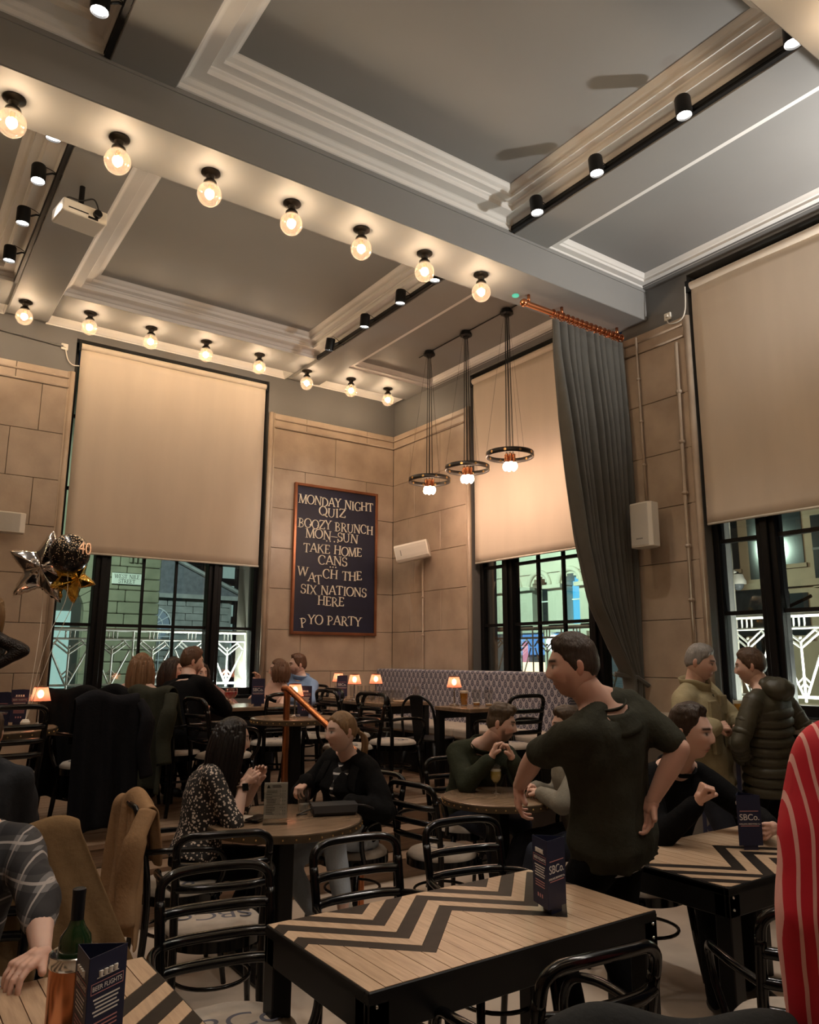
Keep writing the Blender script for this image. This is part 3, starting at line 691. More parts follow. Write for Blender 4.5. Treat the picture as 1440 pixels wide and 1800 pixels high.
CH['plaid'] = chair(.40,3.24,262,'black bentwood chair under the plaid shirt person')
CH['hoodie'] = chair(.38,4.45,80,'black bentwood chair under the grey hoodie person')
# platform
for k,(x,y,f,lb) in enumerate(((3.62,6.85,182,'black bentwood chair at the window table, seat facing the copper rail'),(3.08,6.47,88,'black bentwood chair beside the copper rail on the platform'),
    (3.44,5.80,178,'black bentwood chair right of the small round platform table'),(3.96,6.66,2,'black bentwood chair on the left of the long bench table'),
    (3.98,5.92,12,'black bentwood chair facing the bench, left of the metal chair'),
    (4.64,5.12,90,'black bentwood chair facing the patterned bench, nearest the green jacket man'),(2.36,5.84,4,'black bentwood chair with its back to the dark-haired woman'),
    (1.84,6.60,48,'black bentwood chair under the long-haired blonde woman'),
    (2.10,6.28,28,'black bentwood chair with the olive parka on its back'),(1.40,5.88,100,'black bentwood chair under the big dark coat'),
    (1.34,6.42,75,'black bentwood chair under the black coat by the window'),(.78,5.70,95,'black bentwood chair at the left platform table'),
    (3.62,7.70,190,'black bentwood chair under the woman in the strappy top'),(4.05,7.9,200,'black bentwood chair under the man in the pale blue shirt'),(2.72,7.56,265,'black bentwood chair under the person in dusty pink'),(2.18,7.40,300,'black bentwood chair under the dark-haired person by the window'))):
    chair(x,y,f,lb,ZP,'black bentwood chairs on the platform')
# pressed-metal cafe chair
mc = empty('metal_chair',(4.50,6.06,ZP),R(20-90),'black pressed-metal cafe chair with wide back splat on the platform','chair')
bevel(MB().box(-.18,.18,-.18,.18,.43,.455).ob('seat', blk_metal, mc),.02,3)
for sx in (-1,1):
    for sy in (-1,1): MB().tube([(sx*.15,sy*.15,.44),(sx*.22,sy*.22,0)],[.026,.014],6).ob('leg', blk_metal, mc, smooth=True)
    MB().tube([(sx*.17,.16,.30),(sx*.17,-.16,.30)],.008,6).ob('brace', blk_metal, mc)
MB().tube(bez([(-.18,-.17,.45),(-.185,-.19,.62),(-.16,-.21,.76),(-.08,-.225,.83),(0,-.228,.845),(.08,-.225,.83),(.16,-.21,.76),(.185,-.19,.62),(.18,-.17,.45)],5),.013,8).ob('back_frame', blk_metal, mc, smooth=True)
bevel(MB().add([(-.055,-.175,.45),(.055,-.175,.45),(.075,-.225,.835),(-.075,-.225,.835),(-.055,-.185,.45),(.055,-.185,.45),(.075,-.235,.835),(-.075,-.235,.835)],[(0,1,2,3),(7,6,5,4),(0,4,5,1),(1,5,6,2),(2,6,7,3),(3,7,4,0)]).ob('back_splat', blk_metal, mc),.003,1)
# ---- plank tables with zigzag inlay
def zig(x, x0, per, lo, hi):
    t = ((x-x0)/per)%1; return lo+(hi-lo)*(2*t if t < .5 else 2-2*t)
def plank_table(label, x0,x1,y0,y1,zt, zx, lo, hi, flip=False):
    cx,cy = (x0+x1)/2,(y0+y1)/2; r = empty('plank_table',(cx,cy,0),0,label,'table','plank tables')
    per = .57; w = .0715; T = M.Translation((-cx,-cy,0)); g = .0012
    def piece(poly, m, nm, dz=0):
        p = poly_clip(poly, x0+.006,x1-.006,y0+.006,y1-.006)
        if len(p) >= 3:
            a = sum(p[i-1][0]*p[i][1]-p[i][0]*p[i-1][1] for i in range(len(p)))
            if a < 0: p = p[::-1]
            if abs(a) > 4e-4: MB().prism(p, zt-.02, zt+dz, T).ob(nm, m, r)
    F = (lambda yy: y0+y1-yy) if flip else (lambda yy: yy)
    # vertices of the zigzag
    n0 = math.floor((x0-zx)/(per/2))-1; xs = [zx+per/2*k for k in range(n0,n0+9)]; zz = lambda x: zig(x,zx,per,lo,hi)
    for a,b in zip(xs,xs[1:]):
        if b < x0 or a > x1: continue
        for k in range(0,9):
            o0 = k*w+g; o1 = (k+1)*w-g
            poly = [(a,F(zz(a)+o0)),(b,F(zz(b)+o0)),(b,F(zz(b)+o1)),(a,F(zz(a)+o1))]
            piece(poly, wenge if k%2 == 0 else oak, 'inlay_strip', -.0004 if k%2 == 0 else 0)
    x = x0
    while x < x1-1e-4:                      # straight planks up to the zigzag
        xe = min(x+.0575, x1); cuts = sorted([x+.0012,xe-.0014]+[q for q in xs if x+.0012 < q < xe-.0014])
        top = [(q,F(zz(q)-g)) for q in cuts]
        piece([(cuts[0],F(y0-.1))]+top+[(cuts[-1],F(y0-.1))] if not flip else [(cuts[0],y1+.1)]+top+[(cuts[-1],y1+.1)], oak, 'plank', rnd.uniform(-.0004,.0004))
        x = xe
    MB().box(x0,x1,y0,y1,zt-.03,zt-.012,T).ob('table_core', blk_metal, r)
    hx,hy = (x1-x0)/2,(y1-y0)/2
    for a in ((-hx,hx,-hy,-hy+.02),(-hx,hx,hy-.02,hy),(-hx,-hx+.02,-hy+.02,hy-.02),(hx-.02,hx,-hy+.02,hy-.02)): bevel(MB().box(*a,zt-.115,zt-.0015).ob('apron', blk_metal, r),.003,1)
    for sx in (-1,1):
        for sy in (-1,1):
            bevel(MB().box(sx*hx-(.07 if sx > 0 else 0),sx*hx+(.07 if sx < 0 else 0),sy*hy-(.07 if sy > 0 else 0),sy*hy+(.07 if sy < 0 else 0),0,zt-.03).ob('leg', blk_metal, r),.004,1)
            for dz in (.04,.085): MB().ell((sx*hx-sx*.025,sy*(hy+.001),zt-dz),.006,8,6).ob('bolt', chrome, r)
    return r
T1 = plank_table('plank table with zigzag inlay and navy menu stand, centre foreground',1.20,2.41,1.89,2.54,.745,1.52,2.015,2.30)
T2 = plank_table('plank table with zigzag inlay in front of the man in black sweater',2.87,4.08,1.90,2.54,.745,2.875,2.085,2.37,True)
T3 = plank_table('plank table with wine cooler at the bottom left corner',-.43,.785,1.84,2.49,.745,.215,1.98,2.265,True)
# ---- round tables
def round_table(label, x,y,r,z,zf=0, m=roundtop, rim=True):
    e = empty('round_table',(x,y,zf),0,label,'table','round tables'); h = z-zf
    MB().lathe([(.01,h-.035),(r-.004,h-.035),(r-.004,h-.002),(r-.01,h),(.01,h)],56).ob('table_top', m, e, smooth=True, angle=30)
    b = MB().lathe([(r-.003,h-.042),(r+.003,h-.042),(r+.003,h-.006),(r-.003,h-.006)],56,cap=False).ob('rim_band', mat('rim_metal',(.16,.12,.08),.4,.8,var=.2,vscale=12), e, smooth=True, angle=40)
    if rim:
        for k in range(40):
            a = 2*math.pi*k/40; MB().ell(((r+.004)*math.cos(a),(r+.004)*math.sin(a),h-.024),.005,6,4).ob('stud', brass, b)
    bevel(MB().box(-.045,.045,-.045,.045,.02,h-.035).ob('column', blk_metal, e),.006,1)
    bevel(MB().box(-.24,.24,-.24,.24,0,.02).ob('base_plate', blk_metal, e),.004,1)
    bevel(MB().box(-.14,.14,-.14,.14,h-.05,h-.036).ob('top_plate', blk_metal, e),.004,1)
    return e
round_table('round table with menu card and bag between the two seated women',2.02,4.08,.43,.745)
round_table('round table with the tulip beer glass under the green jacket man',3.46,3.90,.37,.755)
round_table('small round platform table behind the copper handrail',2.93,5.80,.35,1.15,ZP)
round_table('round platform table at the left edge with menus and lamp',.62,6.05,.55,1.15,ZP)
def dark_table(label, x0,x1,y0,y1,z):
    e = empty('platform_table',((x0+x1)/2,(y0+y1)/2,ZP),0,label,'table','platform tables'); hx,hy,h = (x1-x0)/2,(y1-y0)/2,z-ZP
    bevel(MB().box(-hx,hx,-hy,hy,h-.035,h).ob('table_top', roundtop, e),.006,2)
    for sx in (-1,1):
        for sy in (-1,1): MB().box(sx*(hx-.04)-.03,sx*(hx-.04)+.03,sy*(hy-.04)-.03,sy*(hy-.04)+.03,0,h-.035).ob('leg', blk_metal, e)
    for s in (-1,1): MB().box(-hx+.07,hx-.07,s*(hy-.04)-.012,s*(hy-.04)+.012,h-.11,h-.035).ob('apron', blk_metal, e)
dark_table('dark window table with drinks and lamp on the platform',2.15,3.35,6.55,7.15,1.195)
dark_table('dark bench table with rows of glasses near the corner',4.15,4.78,6.42,7.15,1.195)
dark_table('dark bench table with lamp and beer glasses, right of the metal chair',4.36,4.85,5.28,5.80,1.195)
dark_table('dark corner table with two glowing lamps',4.30,4.84,7.35,7.95,1.195)
# ---- upholstered bench
def hop(nt, mt, mix):
    v,x,y,z = coords(nt)
    px, pz = .087, .126
    def motif(ox, oz):
        u = mt('SUBTRACT', mt('FRACT', mt('ADD', mt('DIVIDE', y, px), ox+50)), .5); w = mt('SUBTRACT', mt('FRACT', mt('ADD', mt('DIVIDE', z, pz), oz+50)), .5)
        taper = mt('ADD', .27, mt('MULTIPLY', w, -.32))
        e = mt('ADD', mt('POWER', mt('DIVIDE', mt('ABSOLUTE', u), mt('MAXIMUM', taper, .05)), 2.0), mt('POWER', mt('DIVIDE', mt('ABSOLUTE', w), .33), 2.0))
        ins = mt('LESS_THAN', e, 1.0)
        core = mt('MULTIPLY', mt('LESS_THAN', mt('FRACT', mt('ADD', mt('MULTIPLY', w, 5), mt('MULTIPLY', mt('ABSOLUTE', u), 4))), .5), mt('LESS_THAN', e, .62))
        return mt('MULTIPLY', ins, mt('SUBTRACT', 1.0, mt('MULTIPLY', core, .55)))
    f = mt('MAXIMUM', motif(0,0), motif(.5,.5))
    return mix(f, (.36,.33,.36), (.035,.038,.07))
hop_m = pattern('hop_fabric', hop, .85, .2)
bn = empty('bench_seat',(5.1,6.75,ZP),0,'long upholstered bench with repeating hop print along the right wall','bench')
def bb(mb,x0,x1,y0,y1,z0,z1): return mb.box(x0-5.1,x1-5.1,y0-6.75,y1-6.75,z0-ZP,z1-ZP)
for i,(a,b) in enumerate(((5.05,6.2),(6.205,7.35),(7.355,8.36))):
    bevel(bb(MB(),5.36,5.58,a,b,.9,1.50).ob('back_cushion', hop_m, bn),.025,3)
    bevel(bb(MB(),4.88,5.40,a,b,.84,.95).ob('seat_cushion', mat('bench_seat_leather',(.40,.33,.27),.6,var=.08), bn),.03,3)
bb(MB(),4.95,5.6,5.05,8.36,ZP,.84).ob('plinth', blk_metal, bn)
# ---- window ledge on the right wall
lg = empty('window_ledge',(5.42,2.7,1.17),0,'pale drinks ledge under the right-hand window','ledge')
bevel(MB().box(-.24,.22,-1.9,1.62,-.04,.015).ob('shelf', mat('ledge_top',(.42,.37,.30),.35,var=.1,vscale=6), lg),.006,2)
MB().box(-.12,.2,-1.9,1.6,-1.17,-.04).ob('panel_front', mat('ledge_panel',(.14,.125,.11),.6,var=.1,vscale=3), lg)
for i,(t,yy,zz) in enumerate((('L',.62,-.40),('I',.28,-.40),('C',.33,-.80),('K',.9,-.80),('S',-.3,-.42))):
    text(t,.34,'panel_letter',navy,lg,M(((0,0,-1,-.121),(-1,0,0,yy),(0,1,0,zz),(0,0,0,1))),.001)
# ---- copper handrail by the steps
hr = empty('handrail',(2.74,5.56,0),0,'copper handrail post with sloping rail beside the steps','handrail')
MB().tube([(0,0,ZP),(0,0,1.375)],.026,16).ob('post', copper, hr, smooth=True, angle=40); MB().tube([(.13,-.92,0),(.13,-.92,.93)],.026,16).ob('post', copper, hr, smooth=True, angle=40)
MB().tube([(0,.06,1.385),(.0,-.03,1.385),(.13,-.92,.95),(.13,-1.0,.93)],.026,16).ob('rail', copper, hr, smooth=True, angle=40)
MB().lathe([(.05,0),(.05,.012),(.03,.015)],18,(0,0,ZP)).ob('flange', copper, hr); MB().lathe([(.05,0),(.05,.012),(.03,.015)],18,(.13,-.92,0)).ob('flange', copper, hr)
# ---- table lamps
def shade_mat():
    if 'lamp_shade' in MATS: return MATS['lamp_shade']
    m = bpy.data.materials.new('lamp_shade'); m.use_nodes = True; nt = m.node_tree; nt.nodes.clear(); N = nt.nodes.new; L = nt.links.new
    out = N('ShaderNodeOutputMaterial'); t = N('ShaderNodeBsdfTranslucent'); t.inputs[0].default_value = (.9,.42,.30,1); d = N('ShaderNodeBsdfTransparent'); d.inputs[0].default_value = (1,.55,.4,1)
    mx = N('ShaderNodeMixShader'); mx.inputs[0].default_value = .35; L(t.outputs[0],mx.inputs[1]); L(d.outputs[0],mx.inputs[2]); L(mx.outputs[0],out.inputs[0]); MATS['lamp_shade'] = m; return m
shade_m = shade_mat(); tl_bulb = emis('table_bulb',(1,.62,.40),14)
def make_tlamp():
    r = empty('table_lamp')
    MB().lathe([(.048,0),(.048,.008),(.02,.016),(.008,.022),(.007,.19),(.01,.2)],20).ob('stand', chrome, r, smooth=True, angle=40)
    MB().lathe([(.072,.165),(.046,.265)],24,cap=False).ob('shade', shade_m, r, smooth=True)
    MB().lathe([(.0725,.163),(.0735,.168)],24,cap=False).ob('shade_rim', copper, r); MB().lathe([(.046,.262),(.047,.268),(.01,.272)],24,cap=False).ob('shade_cap', copper, r)
    MB().ell((0,0,.215),(.022,.022,.03),12,8).ob('bulb', tl_bulb, r, smooth=True)
    return r
t0 = make_tlamp()
for i,(x,y,z,lb) in enumerate(((2.93,5.80,1.15,'glowing copper table lamp on the small round table behind the rail'),(2.42,6.62,1.195,'glowing copper table lamp on the window table'),(1.06,6.10,1.15,'glowing copper table lamp below the balloons'),
    (.72,6.22,1.15,'glowing copper table lamp at the left edge'),(4.21,6.98,1.195,'glowing copper table lamp left of the rows of glasses'),(4.50,7.82,1.195,'glowing copper table lamp, leftmost of the corner lamps'),
    (4.50,7.02,1.195,'glowing copper table lamp among the rows of glasses'),(4.56,5.75,1.195,'glowing copper table lamp in front of the bench, behind the beers'))):
    o = t0 if i == 0 else copy_tree(t0); o.location = (x,y,z); tag(o,lb,'table lamp','copper table lamps')
    lamp('POINT','table_lamp_light',(x,y,z+.205),TABLE_W,(1,.55,.33),.02)
# ---- menu stands (three-sided navy card) 
def menu(label, x,y,z, rz, h=.245, s=.115, brand=True, scale=1):
    r = empty('menu_stand',(x,y,z),R(rz),label,'menu stand','navy menu stands'); s *= scale; h *= scale
    a = s/math.sqrt(3); P = [(a*math.cos(R(q)),a*math.sin(R(q))) for q in (90,210,330)]   # triangle, one flat side towards -y
    for i in range(3):
        p,q = P[i],P[(i+1)%3]; o = solid(MB().add([(p[0],p[1],.02*scale),(q[0],q[1],.02*scale),(q[0],q[1],h),(p[0],p[1],h)],[(0,1,2,3)]).ob('card_panel', navy, r),.0016,0)
    MB().prism([(P[1][0]*.6,P[1][1]*.9),(P[2][0]*.6,P[2][1]*.9),(0,P[0][1]*.4)],0,.02*scale).ob('foot', navy, r)
    yf = P[1][1]-.0013
    F = lambda z,y=yf: M(((1,0,0,0),(0,0,1,y),(0,1,0,z),(0,0,0,1)))
    ROT = M.Rotation(R(-120),4,'Z')
    if brand:
        text('SBCo.',.039*scale,'brand_lettering',white_ink,r,F(.145*scale),.0003)
        text('SHILLING BREWING Co',.0098*scale,'brand_small_lettering',white_ink,r,F(.116*scale),.0003)
        for zz in (.172,.106): MB().box(-.045*scale,.045*scale,yf-.0004,yf,zz*scale,(zz+.003)*scale).ob('brand_rule', pink_ink, r)
    def side(T):
        text('BEER FLIGHTS',.0145*scale,'heading_lettering',white_ink,r,T @ F(.175*scale),.0003)
        for b in ((-.049,.049,.186,.1875),(-.049,.049,.164,.1655),(-.049,-.0475,.164,.1875),(.0475,.049,.164,.1875)):
            MB().box(b[0]*scale,b[1]*scale,yf-.0004,yf,b[2]*scale,b[3]*scale,T).ob('heading_box', pink_ink, r)
        mb = MB()
        for k in range(5):
            w = .040-.004*(k%3); mb.box(-w*scale,w*scale,yf-.0003,yf,(.150-k*.0085)*scale,(.1535-k*.0085)*scale,T)
        mb.ob('text_lines', white_ink, r); mb = MB()
        for k in range(3): mb.box(-.036*scale,.036*scale,yf-.0003,yf,(.100-k*.0085)*scale,(.103-k*.0085)*scale,T)
        mb.ob('text_lines', pink_ink, r); mb = MB()
        for k in range(4):
            cx = -.0225+.015*k; mb.lathe([(.0045,0),(.0055,.012)],8,((cx)*scale,yf,.198*scale),T); 
        mb.box(-.033*scale,.033*scale,yf-.0004,yf,.195*scale,.197*scale,T).ob('flight_icon', white_ink, r)
        mb = MB()
        for k in range(3): mb.box((-.02+.016*k)*scale,(-.012+.016*k)*scale,yf-.0004,yf,.048*scale,.06*scale,T)
        mb.ob('footer_icon', pink_ink, r)
    side(ROT if brand else M.Identity(4))
    if not brand: side(ROT)
    return r
menu('navy SBCo menu stand on the centre plank table',2.09,2.10,.745,12)
menu('navy beer flights menu stand beside the copper wine cooler',.505,1.93,.745,30,brand=False,h=.245,scale=.95)
menu('navy SBCo menu stand on the left platform table',.78,5.78,1.15,-28); menu('navy menu stand left of the lamp below the balloons',.95,6.2,1.15,-20,brand=False)
menu('dark menu stand at the far left of the platform table',.66,5.85,1.15,10,brand=False)
menu('navy SBCo menu stand on the window table',2.98,6.65,1.195,-20); menu('navy menu stand beside the lamp on the small round table',3.06,5.88,1.15,-25,brand=False); menu('navy SBCo menu stand on the corner table',4.36,7.50,1.195,-25)
menu('black SBCo menu stand gripped by the man in black sweater',3.525,2.215,.7455,-32)
# ---- menu card in clear holder on the round table
mcx = empty('menu_card',(1.905,3.96,.745),R(-27),'white drinks menu in a clear upright holder on the round table','menu card')
MB().box(-.062,.062,-.001,.001,.03,.215).ob('sheet', paper, mcx)
solid(MB().add([(-.065,-.003,0),(.065,-.003,0),(.065,-.003,.215),(-.065,-.003,.215),(-.065,.003,.215),(.065,.003,.215),(.065,.003,0),(-.065,.003,0)],[(0,1,2,3),(4,5,6,7)]).ob('holder', clear, mcx),.001)
bevel(MB().box(-.065,.065,-.03,.03,0,.004).ob('foot', clear, mcx),.001,1)
mb = MB(); rr = random.Random(2)
for k in range(15):
    z = .17-.0085*k; x = -.052; 
    if k in (3,8): mb.box(-.052,.05,-.0016,-.001,z,z+.0012); continue
    mb.box(x,x+rr.uniform(.03,.06),-.0016,-.001,z,z+.0022)
    for q in (.022,.034,.046): 
        if k%2 == 0: mb.box(q,q+.005,-.0016,-.001,z,z+.0022)
mb.box(-.02,.03,-.0016,-.001,.19,.194).box(-.02,.025,-.0016,-.001,.198,.201).ob('print_lines', ink, mcx)
MB().add([(-.05,-.0016,.186),(-.03,-.0016,.186),(-.04,-.0016,.204)],[(0,1,2)]).ob('logo_print', ink, mcx)
# ================================================================ SMALL THINGS
beer = mat('beer_amber',(.75,.33,.04),.15,trans=.6); pale_beer = mat('beer_pale',(.80,.62,.16),.2,trans=.4); foam = mat('beer_foam',(.85,.80,.68),.8)
def glass(name, label, loc, prof, liquid=None, lm=None, cat='glass', group='drinking glasses', foamh=0, n=22):
    r = empty(name, loc, 0, label, cat, group)
    MB().lathe(prof,n,cap=False).ob('glass_wall', clear, r, smooth=True)
    MB().lathe([(.001,prof[0][1]+.001),(prof[0][0],prof[0][1]+.001),(prof[0][0],prof[0][1]+.008),(.001,prof[0][1]+.008)],n,cap=False).ob('glass_base', clear, r, smooth=True)
    if liquid:
        MB().lathe(liquid,n).ob('drink', lm, r, smooth=True, angle=40)
        if foamh:
            q = liquid[-1]; MB().lathe([(q[0],q[1]+.0005),(q[0]*1.01,q[1]+foamh),(.002,q[1]+foamh+.002)],n).ob('foam', foam, r, smooth=True, angle=40)
    return r
PINT = [(.030,0),(.036,.06),(.042,.12),(.043,.15)]
glass('tumbler','clear tumbler with ice under the ponytail woman\'s hand',(2.20,4.20,.745),[(.031,0),(.034,.05),(.040,.125)],[(.028,.01),(.030,.04),(.001,.041)],mat('ice',(.75,.75,.72),.15,trans=.8,bump=.6,bscale=60))
tg = empty('tulip_glass',(3.50,3.98,.755),0,'stemmed tulip glass of cloudy pale beer on the round table','glass','drinking glasses')
MB().lathe([(.034,0),(.034,.003),(.008,.008),(.0055,.02),(.0055,.06),(.018,.07),(.034,.09),(.039,.115),(.036,.15),(.032,.185)],26,cap=False).ob('glass_wall', clear, tg, smooth=True)
MB().lathe([(.004,.068),(.016,.073),(.032,.092),(.037,.115),(.0352,.14)],26).ob('drink', pale_beer, tg, smooth=True, angle=40); MB().lathe([(.0352,.1405),(.035,.15),(.001,.151)],26).ob('foam', foam, tg, smooth=True, angle=40)
MB().lathe([(.0345,.168),(.0338,.174)],26,cap=False).ob('print_band', ink, tg)
full = lambda h: [(.028,.01),(.033,.05),(.033+h*.05,h)]
glass('pint_glass','pint of amber beer with foam beside the lamp in front of the bench',(4.62,5.68,1.195),PINT,full(.115),beer,foamh=.02)
glass('pint_glass','nearly empty beer glass in front of the bench, middle of three',(4.68,5.57,1.195),PINT,[(.028,.01),(.032,.03)],beer,foamh=.004)
glass('pint_glass','nearly empty beer glass in front of the bench, rightmost of three',(4.75,5.48,1.195),PINT,[(.028,.01),(.031,.02)],beer,foamh=.004)
glass('pint_glass','bluish empty pint glass left of the metal chair',(4.66,6.50,1.195),PINT)
glass('pint_glass','pint of lager on the window ledge between the two standing men',(5.28,3.30,1.185),[(.034,0),(.040,.06),(.046,.13),(.047,.155)],[(.032,.01),(.038,.06),(.042,.125)],beer,foamh=.02)
rg = random.Random(11)
for i in range(12):
    glass('highball_glass','small empty glass in the rows beside the corner lamps',(4.22+.115*(i%4)+rg.uniform(-.01,.01),6.62+.11*(i//4)+rg.uniform(-.01,.01),1.195),[(.026,0),(.030,.06),(.032,.11)],group='rows of empty glasses',n=14)
for i in range(5):
    glass('highball_glass','empty glass standing near the corner wall lamp',(4.36+.08*i,7.6-.03*i,1.195),[(.024,0),(.028,.07),(.030,.13)],group='glasses on the corner table',n=14)
def goblet(label, loc, m):
    r = empty('cocktail_goblet', loc, 0, label, 'glass', 'drinking glasses')
    MB().lathe([(.032,0),(.032,.003),(.006,.008),(.005,.06),(.025,.075),(.044,.105),(.046,.13),(.040,.16)],20,cap=False).ob('glass_wall', clear, r, smooth=True)
    MB().lathe([(.004,.07),(.024,.078),(.042,.107),(.044,.128)],20).ob('drink', m, r, smooth=True, angle=40)
goblet('goblet of yellow cocktail beside the window table lamp',(2.52,6.72,1.195),mat('yellow_drink',(.7,.5,.05),.2,trans=.4)); goblet('goblet of red cocktail on the window table',(2.72,6.68,1.195),mat('red_drink',(.6,.05,.06),.2,trans=.4)); goblet('second goblet of red cocktail on the window table',(2.80,6.80,1.195),MATS['red_drink'])
tag(bevel(MB().box(4.40,4.60,6.44,6.54,1.197,1.212).ob('wooden_tray', oak),.004,1),'small wooden serving tray on the bench table','tray')
# wine cooler and bottle
wc = empty('wine_cooler',(.49,2.07,.745),0,'copper wine cooler with a steel rim','wine cooler')
MB().lathe([(.054,0),(.056,.005),(.058,.16),(.0585,.165)],36,cap=False).ob('body', copper, wc, smooth=True); MB().lathe([(.0585,.163),(.060,.166),(.060,.19),(.0575,.192),(.054,.188),(.05,.01),(.001,.008)],36,cap=False).ob('steel_rim', chrome, wc, smooth=True, angle=40)
gb = mat('bottle_green',(.012,.035,.010),.08,coat=1)
wb = empty('wine_bottle',(.487,2.073,.755),0,'dark green wine bottle standing in the copper cooler','bottle')
MB().lathe([(.03,0),(.037,.006),(.0375,.19),(.034,.215),(.02,.235),(.0145,.25),(.0135,.29)],28).ob('bottle_body', gb, wb, smooth=True, angle=50); MB().lathe([(.0145,.25),(.0150,.255),(.0150,.305),(.0155,.31),(.0155,.318),(.012,.32)],24).ob('neck_foil', mat('bottle_foil',(.01,.012,.02),.35,.5), wb, smooth=True, angle=40)
tag(MB().box(-.08,.08,-.06,.06,0,.002,M.Translation((.33,2.02,.7465)) @ M.Rotation(.4,4,'Z')).ob('paper_napkin', paper),'white paper on the bottom left table','paper')
# things on the round table
bg = empty('handbag',(2.30,4.02,.745),R(-20),'small black leather handbag lying on the round table','bag')
bevel(MB().box(-.13,.13,-.06,.06,0,.055).ob('bag_body', mat('black_leather',(.012,.012,.013),.4,bump=.2,bscale=80), bg),.018,3)
MB().add([(-.13,-.062,.058),(.13,-.062,.06),(.13,.062,.064),(-.13,.062,.06),(-.12,-.066,.02),(.12,-.066,.02)],[(0,1,2,3),(0,4,5,1)]).ob('flap', mat('bag_flap',(.05,.05,.052),.35), bg)
MB().tube(bez([(.10,-.03,.055),(.17,-.05,.05),(.24,.02,.015),(.20,.08,.01),(.12,.05,.05)]),.005,6).ob('strap', MATS['black_leather'], bg, smooth=True); MB().tube(bez([(-.13,-.02,.04),(-.19,-.03,.02),(-.21,-.0,.006),(-.15,.02,.006)]),.004,6).ob('strap', MATS['black_leather'], bg, smooth=True)
tag(bevel(MB().box(-.08,.08,-.05,.05,0,.012,M.Translation((1.80,4.15,.746)) @ M.Rotation(.5,4,'Z')).ob('folded_napkin', paper),.003,1),'folded white paper beside the menu card','paper'); tag(bevel(MB().box(-.038,.038,-.075,.075,0,.009,M.Translation((1.86,4.09,.7585)) @ M.Rotation(-.9,4,'Z')).ob('phone', blk),.004,2),'black phone lying on the folded paper','phone')
# ---- balloons
foil_s = mat('silver_foil',(.78,.75,.72),.08,1,bump=.08,bscale=12); foil_g = mat('gold_foil',(.80,.52,.10),.1,1,bump=.08,bscale=12)
def star(name, label, loc, Ro, Ri, puff, m, rot, tie):
    r = empty(name, loc, 0, label, 'balloon')
    def rad(t):
        k = (t*5/(2*math.pi))%1; d = abs(k-.5)*2; return Ri+(Ro-Ri)*(d**1.7)
    mb = MB()
    for sgn in (1,-1):
        def fn(u,v):
            t = 2*math.pi*u; q = rad(t)*v; rp = 1+.03*math.sin(t*40)*v**6
            h = puff*math.sqrt(max(0,1-v*v))*(.55+.45*(rad(t)/Ro))*(1-.25*v*abs(math.sin(t*2.5)))
            return (q*rp*math.sin(t), sgn*h, q*rp*math.cos(t))
        mb.grid(fn,100,18,True)
    o = mb.ob('foil_body', m, r, smooth=True); o.rotation_euler = rot
    e = V(tie)-V(loc); MB().tube(bez([(0,0,-Ri*.9),(.01,0,-Ro*1.05),e*.5+V((.02,0,0)),e],8),.0022,5).ob('ribbon', white_plastic, r)
    return r
tie = (.96,6.0,1.19)
star('star_balloon','silver foil star balloon tied above the left table',(1.03,6.24,2.28),.29,.15,.11,foil_s,(0,R(8),R(-25)),tie)
star('star_balloon','gold foil star balloon behind the black confetti balloon',(1.22,6.16,2.21),.19,.10,.08,foil_g,(R(5),R(28),R(20)),tie)
def conf(nt, mt, mix):
    v,x,y,z = coords(nt); vo = nt.nodes.new('ShaderNodeTexVoronoi'); vo.inputs['Scale'].default_value = 75; nt.links.new(v, vo.inputs['Vector'])
    n = nt.nodes.new('ShaderNodeTexNoise'); n.inputs['Scale'].default_value = 5; nt.links.new(v, n.inputs[0])
    f = mt('LESS_THAN', vo.outputs['Distance'], mt('ADD', mt('MULTIPLY', n.outputs['Fac'], .45), mt('MULTIPLY', z, 1.2)))
    return mix(f, (.006,.005,.005), (.75,.55,.33))
cb = empty('confetti_balloon',(1.165,6.08,2.385),0,'round black balloon with gold confetti and the number 40','balloon')
MB().ell((0,0,0),(.145,.135,.15),36,24).ob('balloon_skin', pattern('confetti_foil',conf,.2), cb, smooth=True)
text('40',.13,'number_print',mat('gold_print',(.85,.62,.45),.25,.7),cb,M.Rotation(R(35),4,'Z') @ M(((1,0,0,0),(0,0,1,-.14),(0,1,0,.03),(0,0,0,1))),.004)
e = V(tie)-V((1.165,6.08,2.385)); MB().tube(bez([(0,0,-.148),(.0,0,-.35),e*.55,e],8),.0022,5).ob('ribbon', white_plastic, cb)
tag(MB().lathe([(.03,0),(.032,.03),(.02,.05),(.001,.052)],14,(.96,6.0,1.15)).ob('balloon_weight', white_plastic),'small weight holding the balloon ribbons','weight')
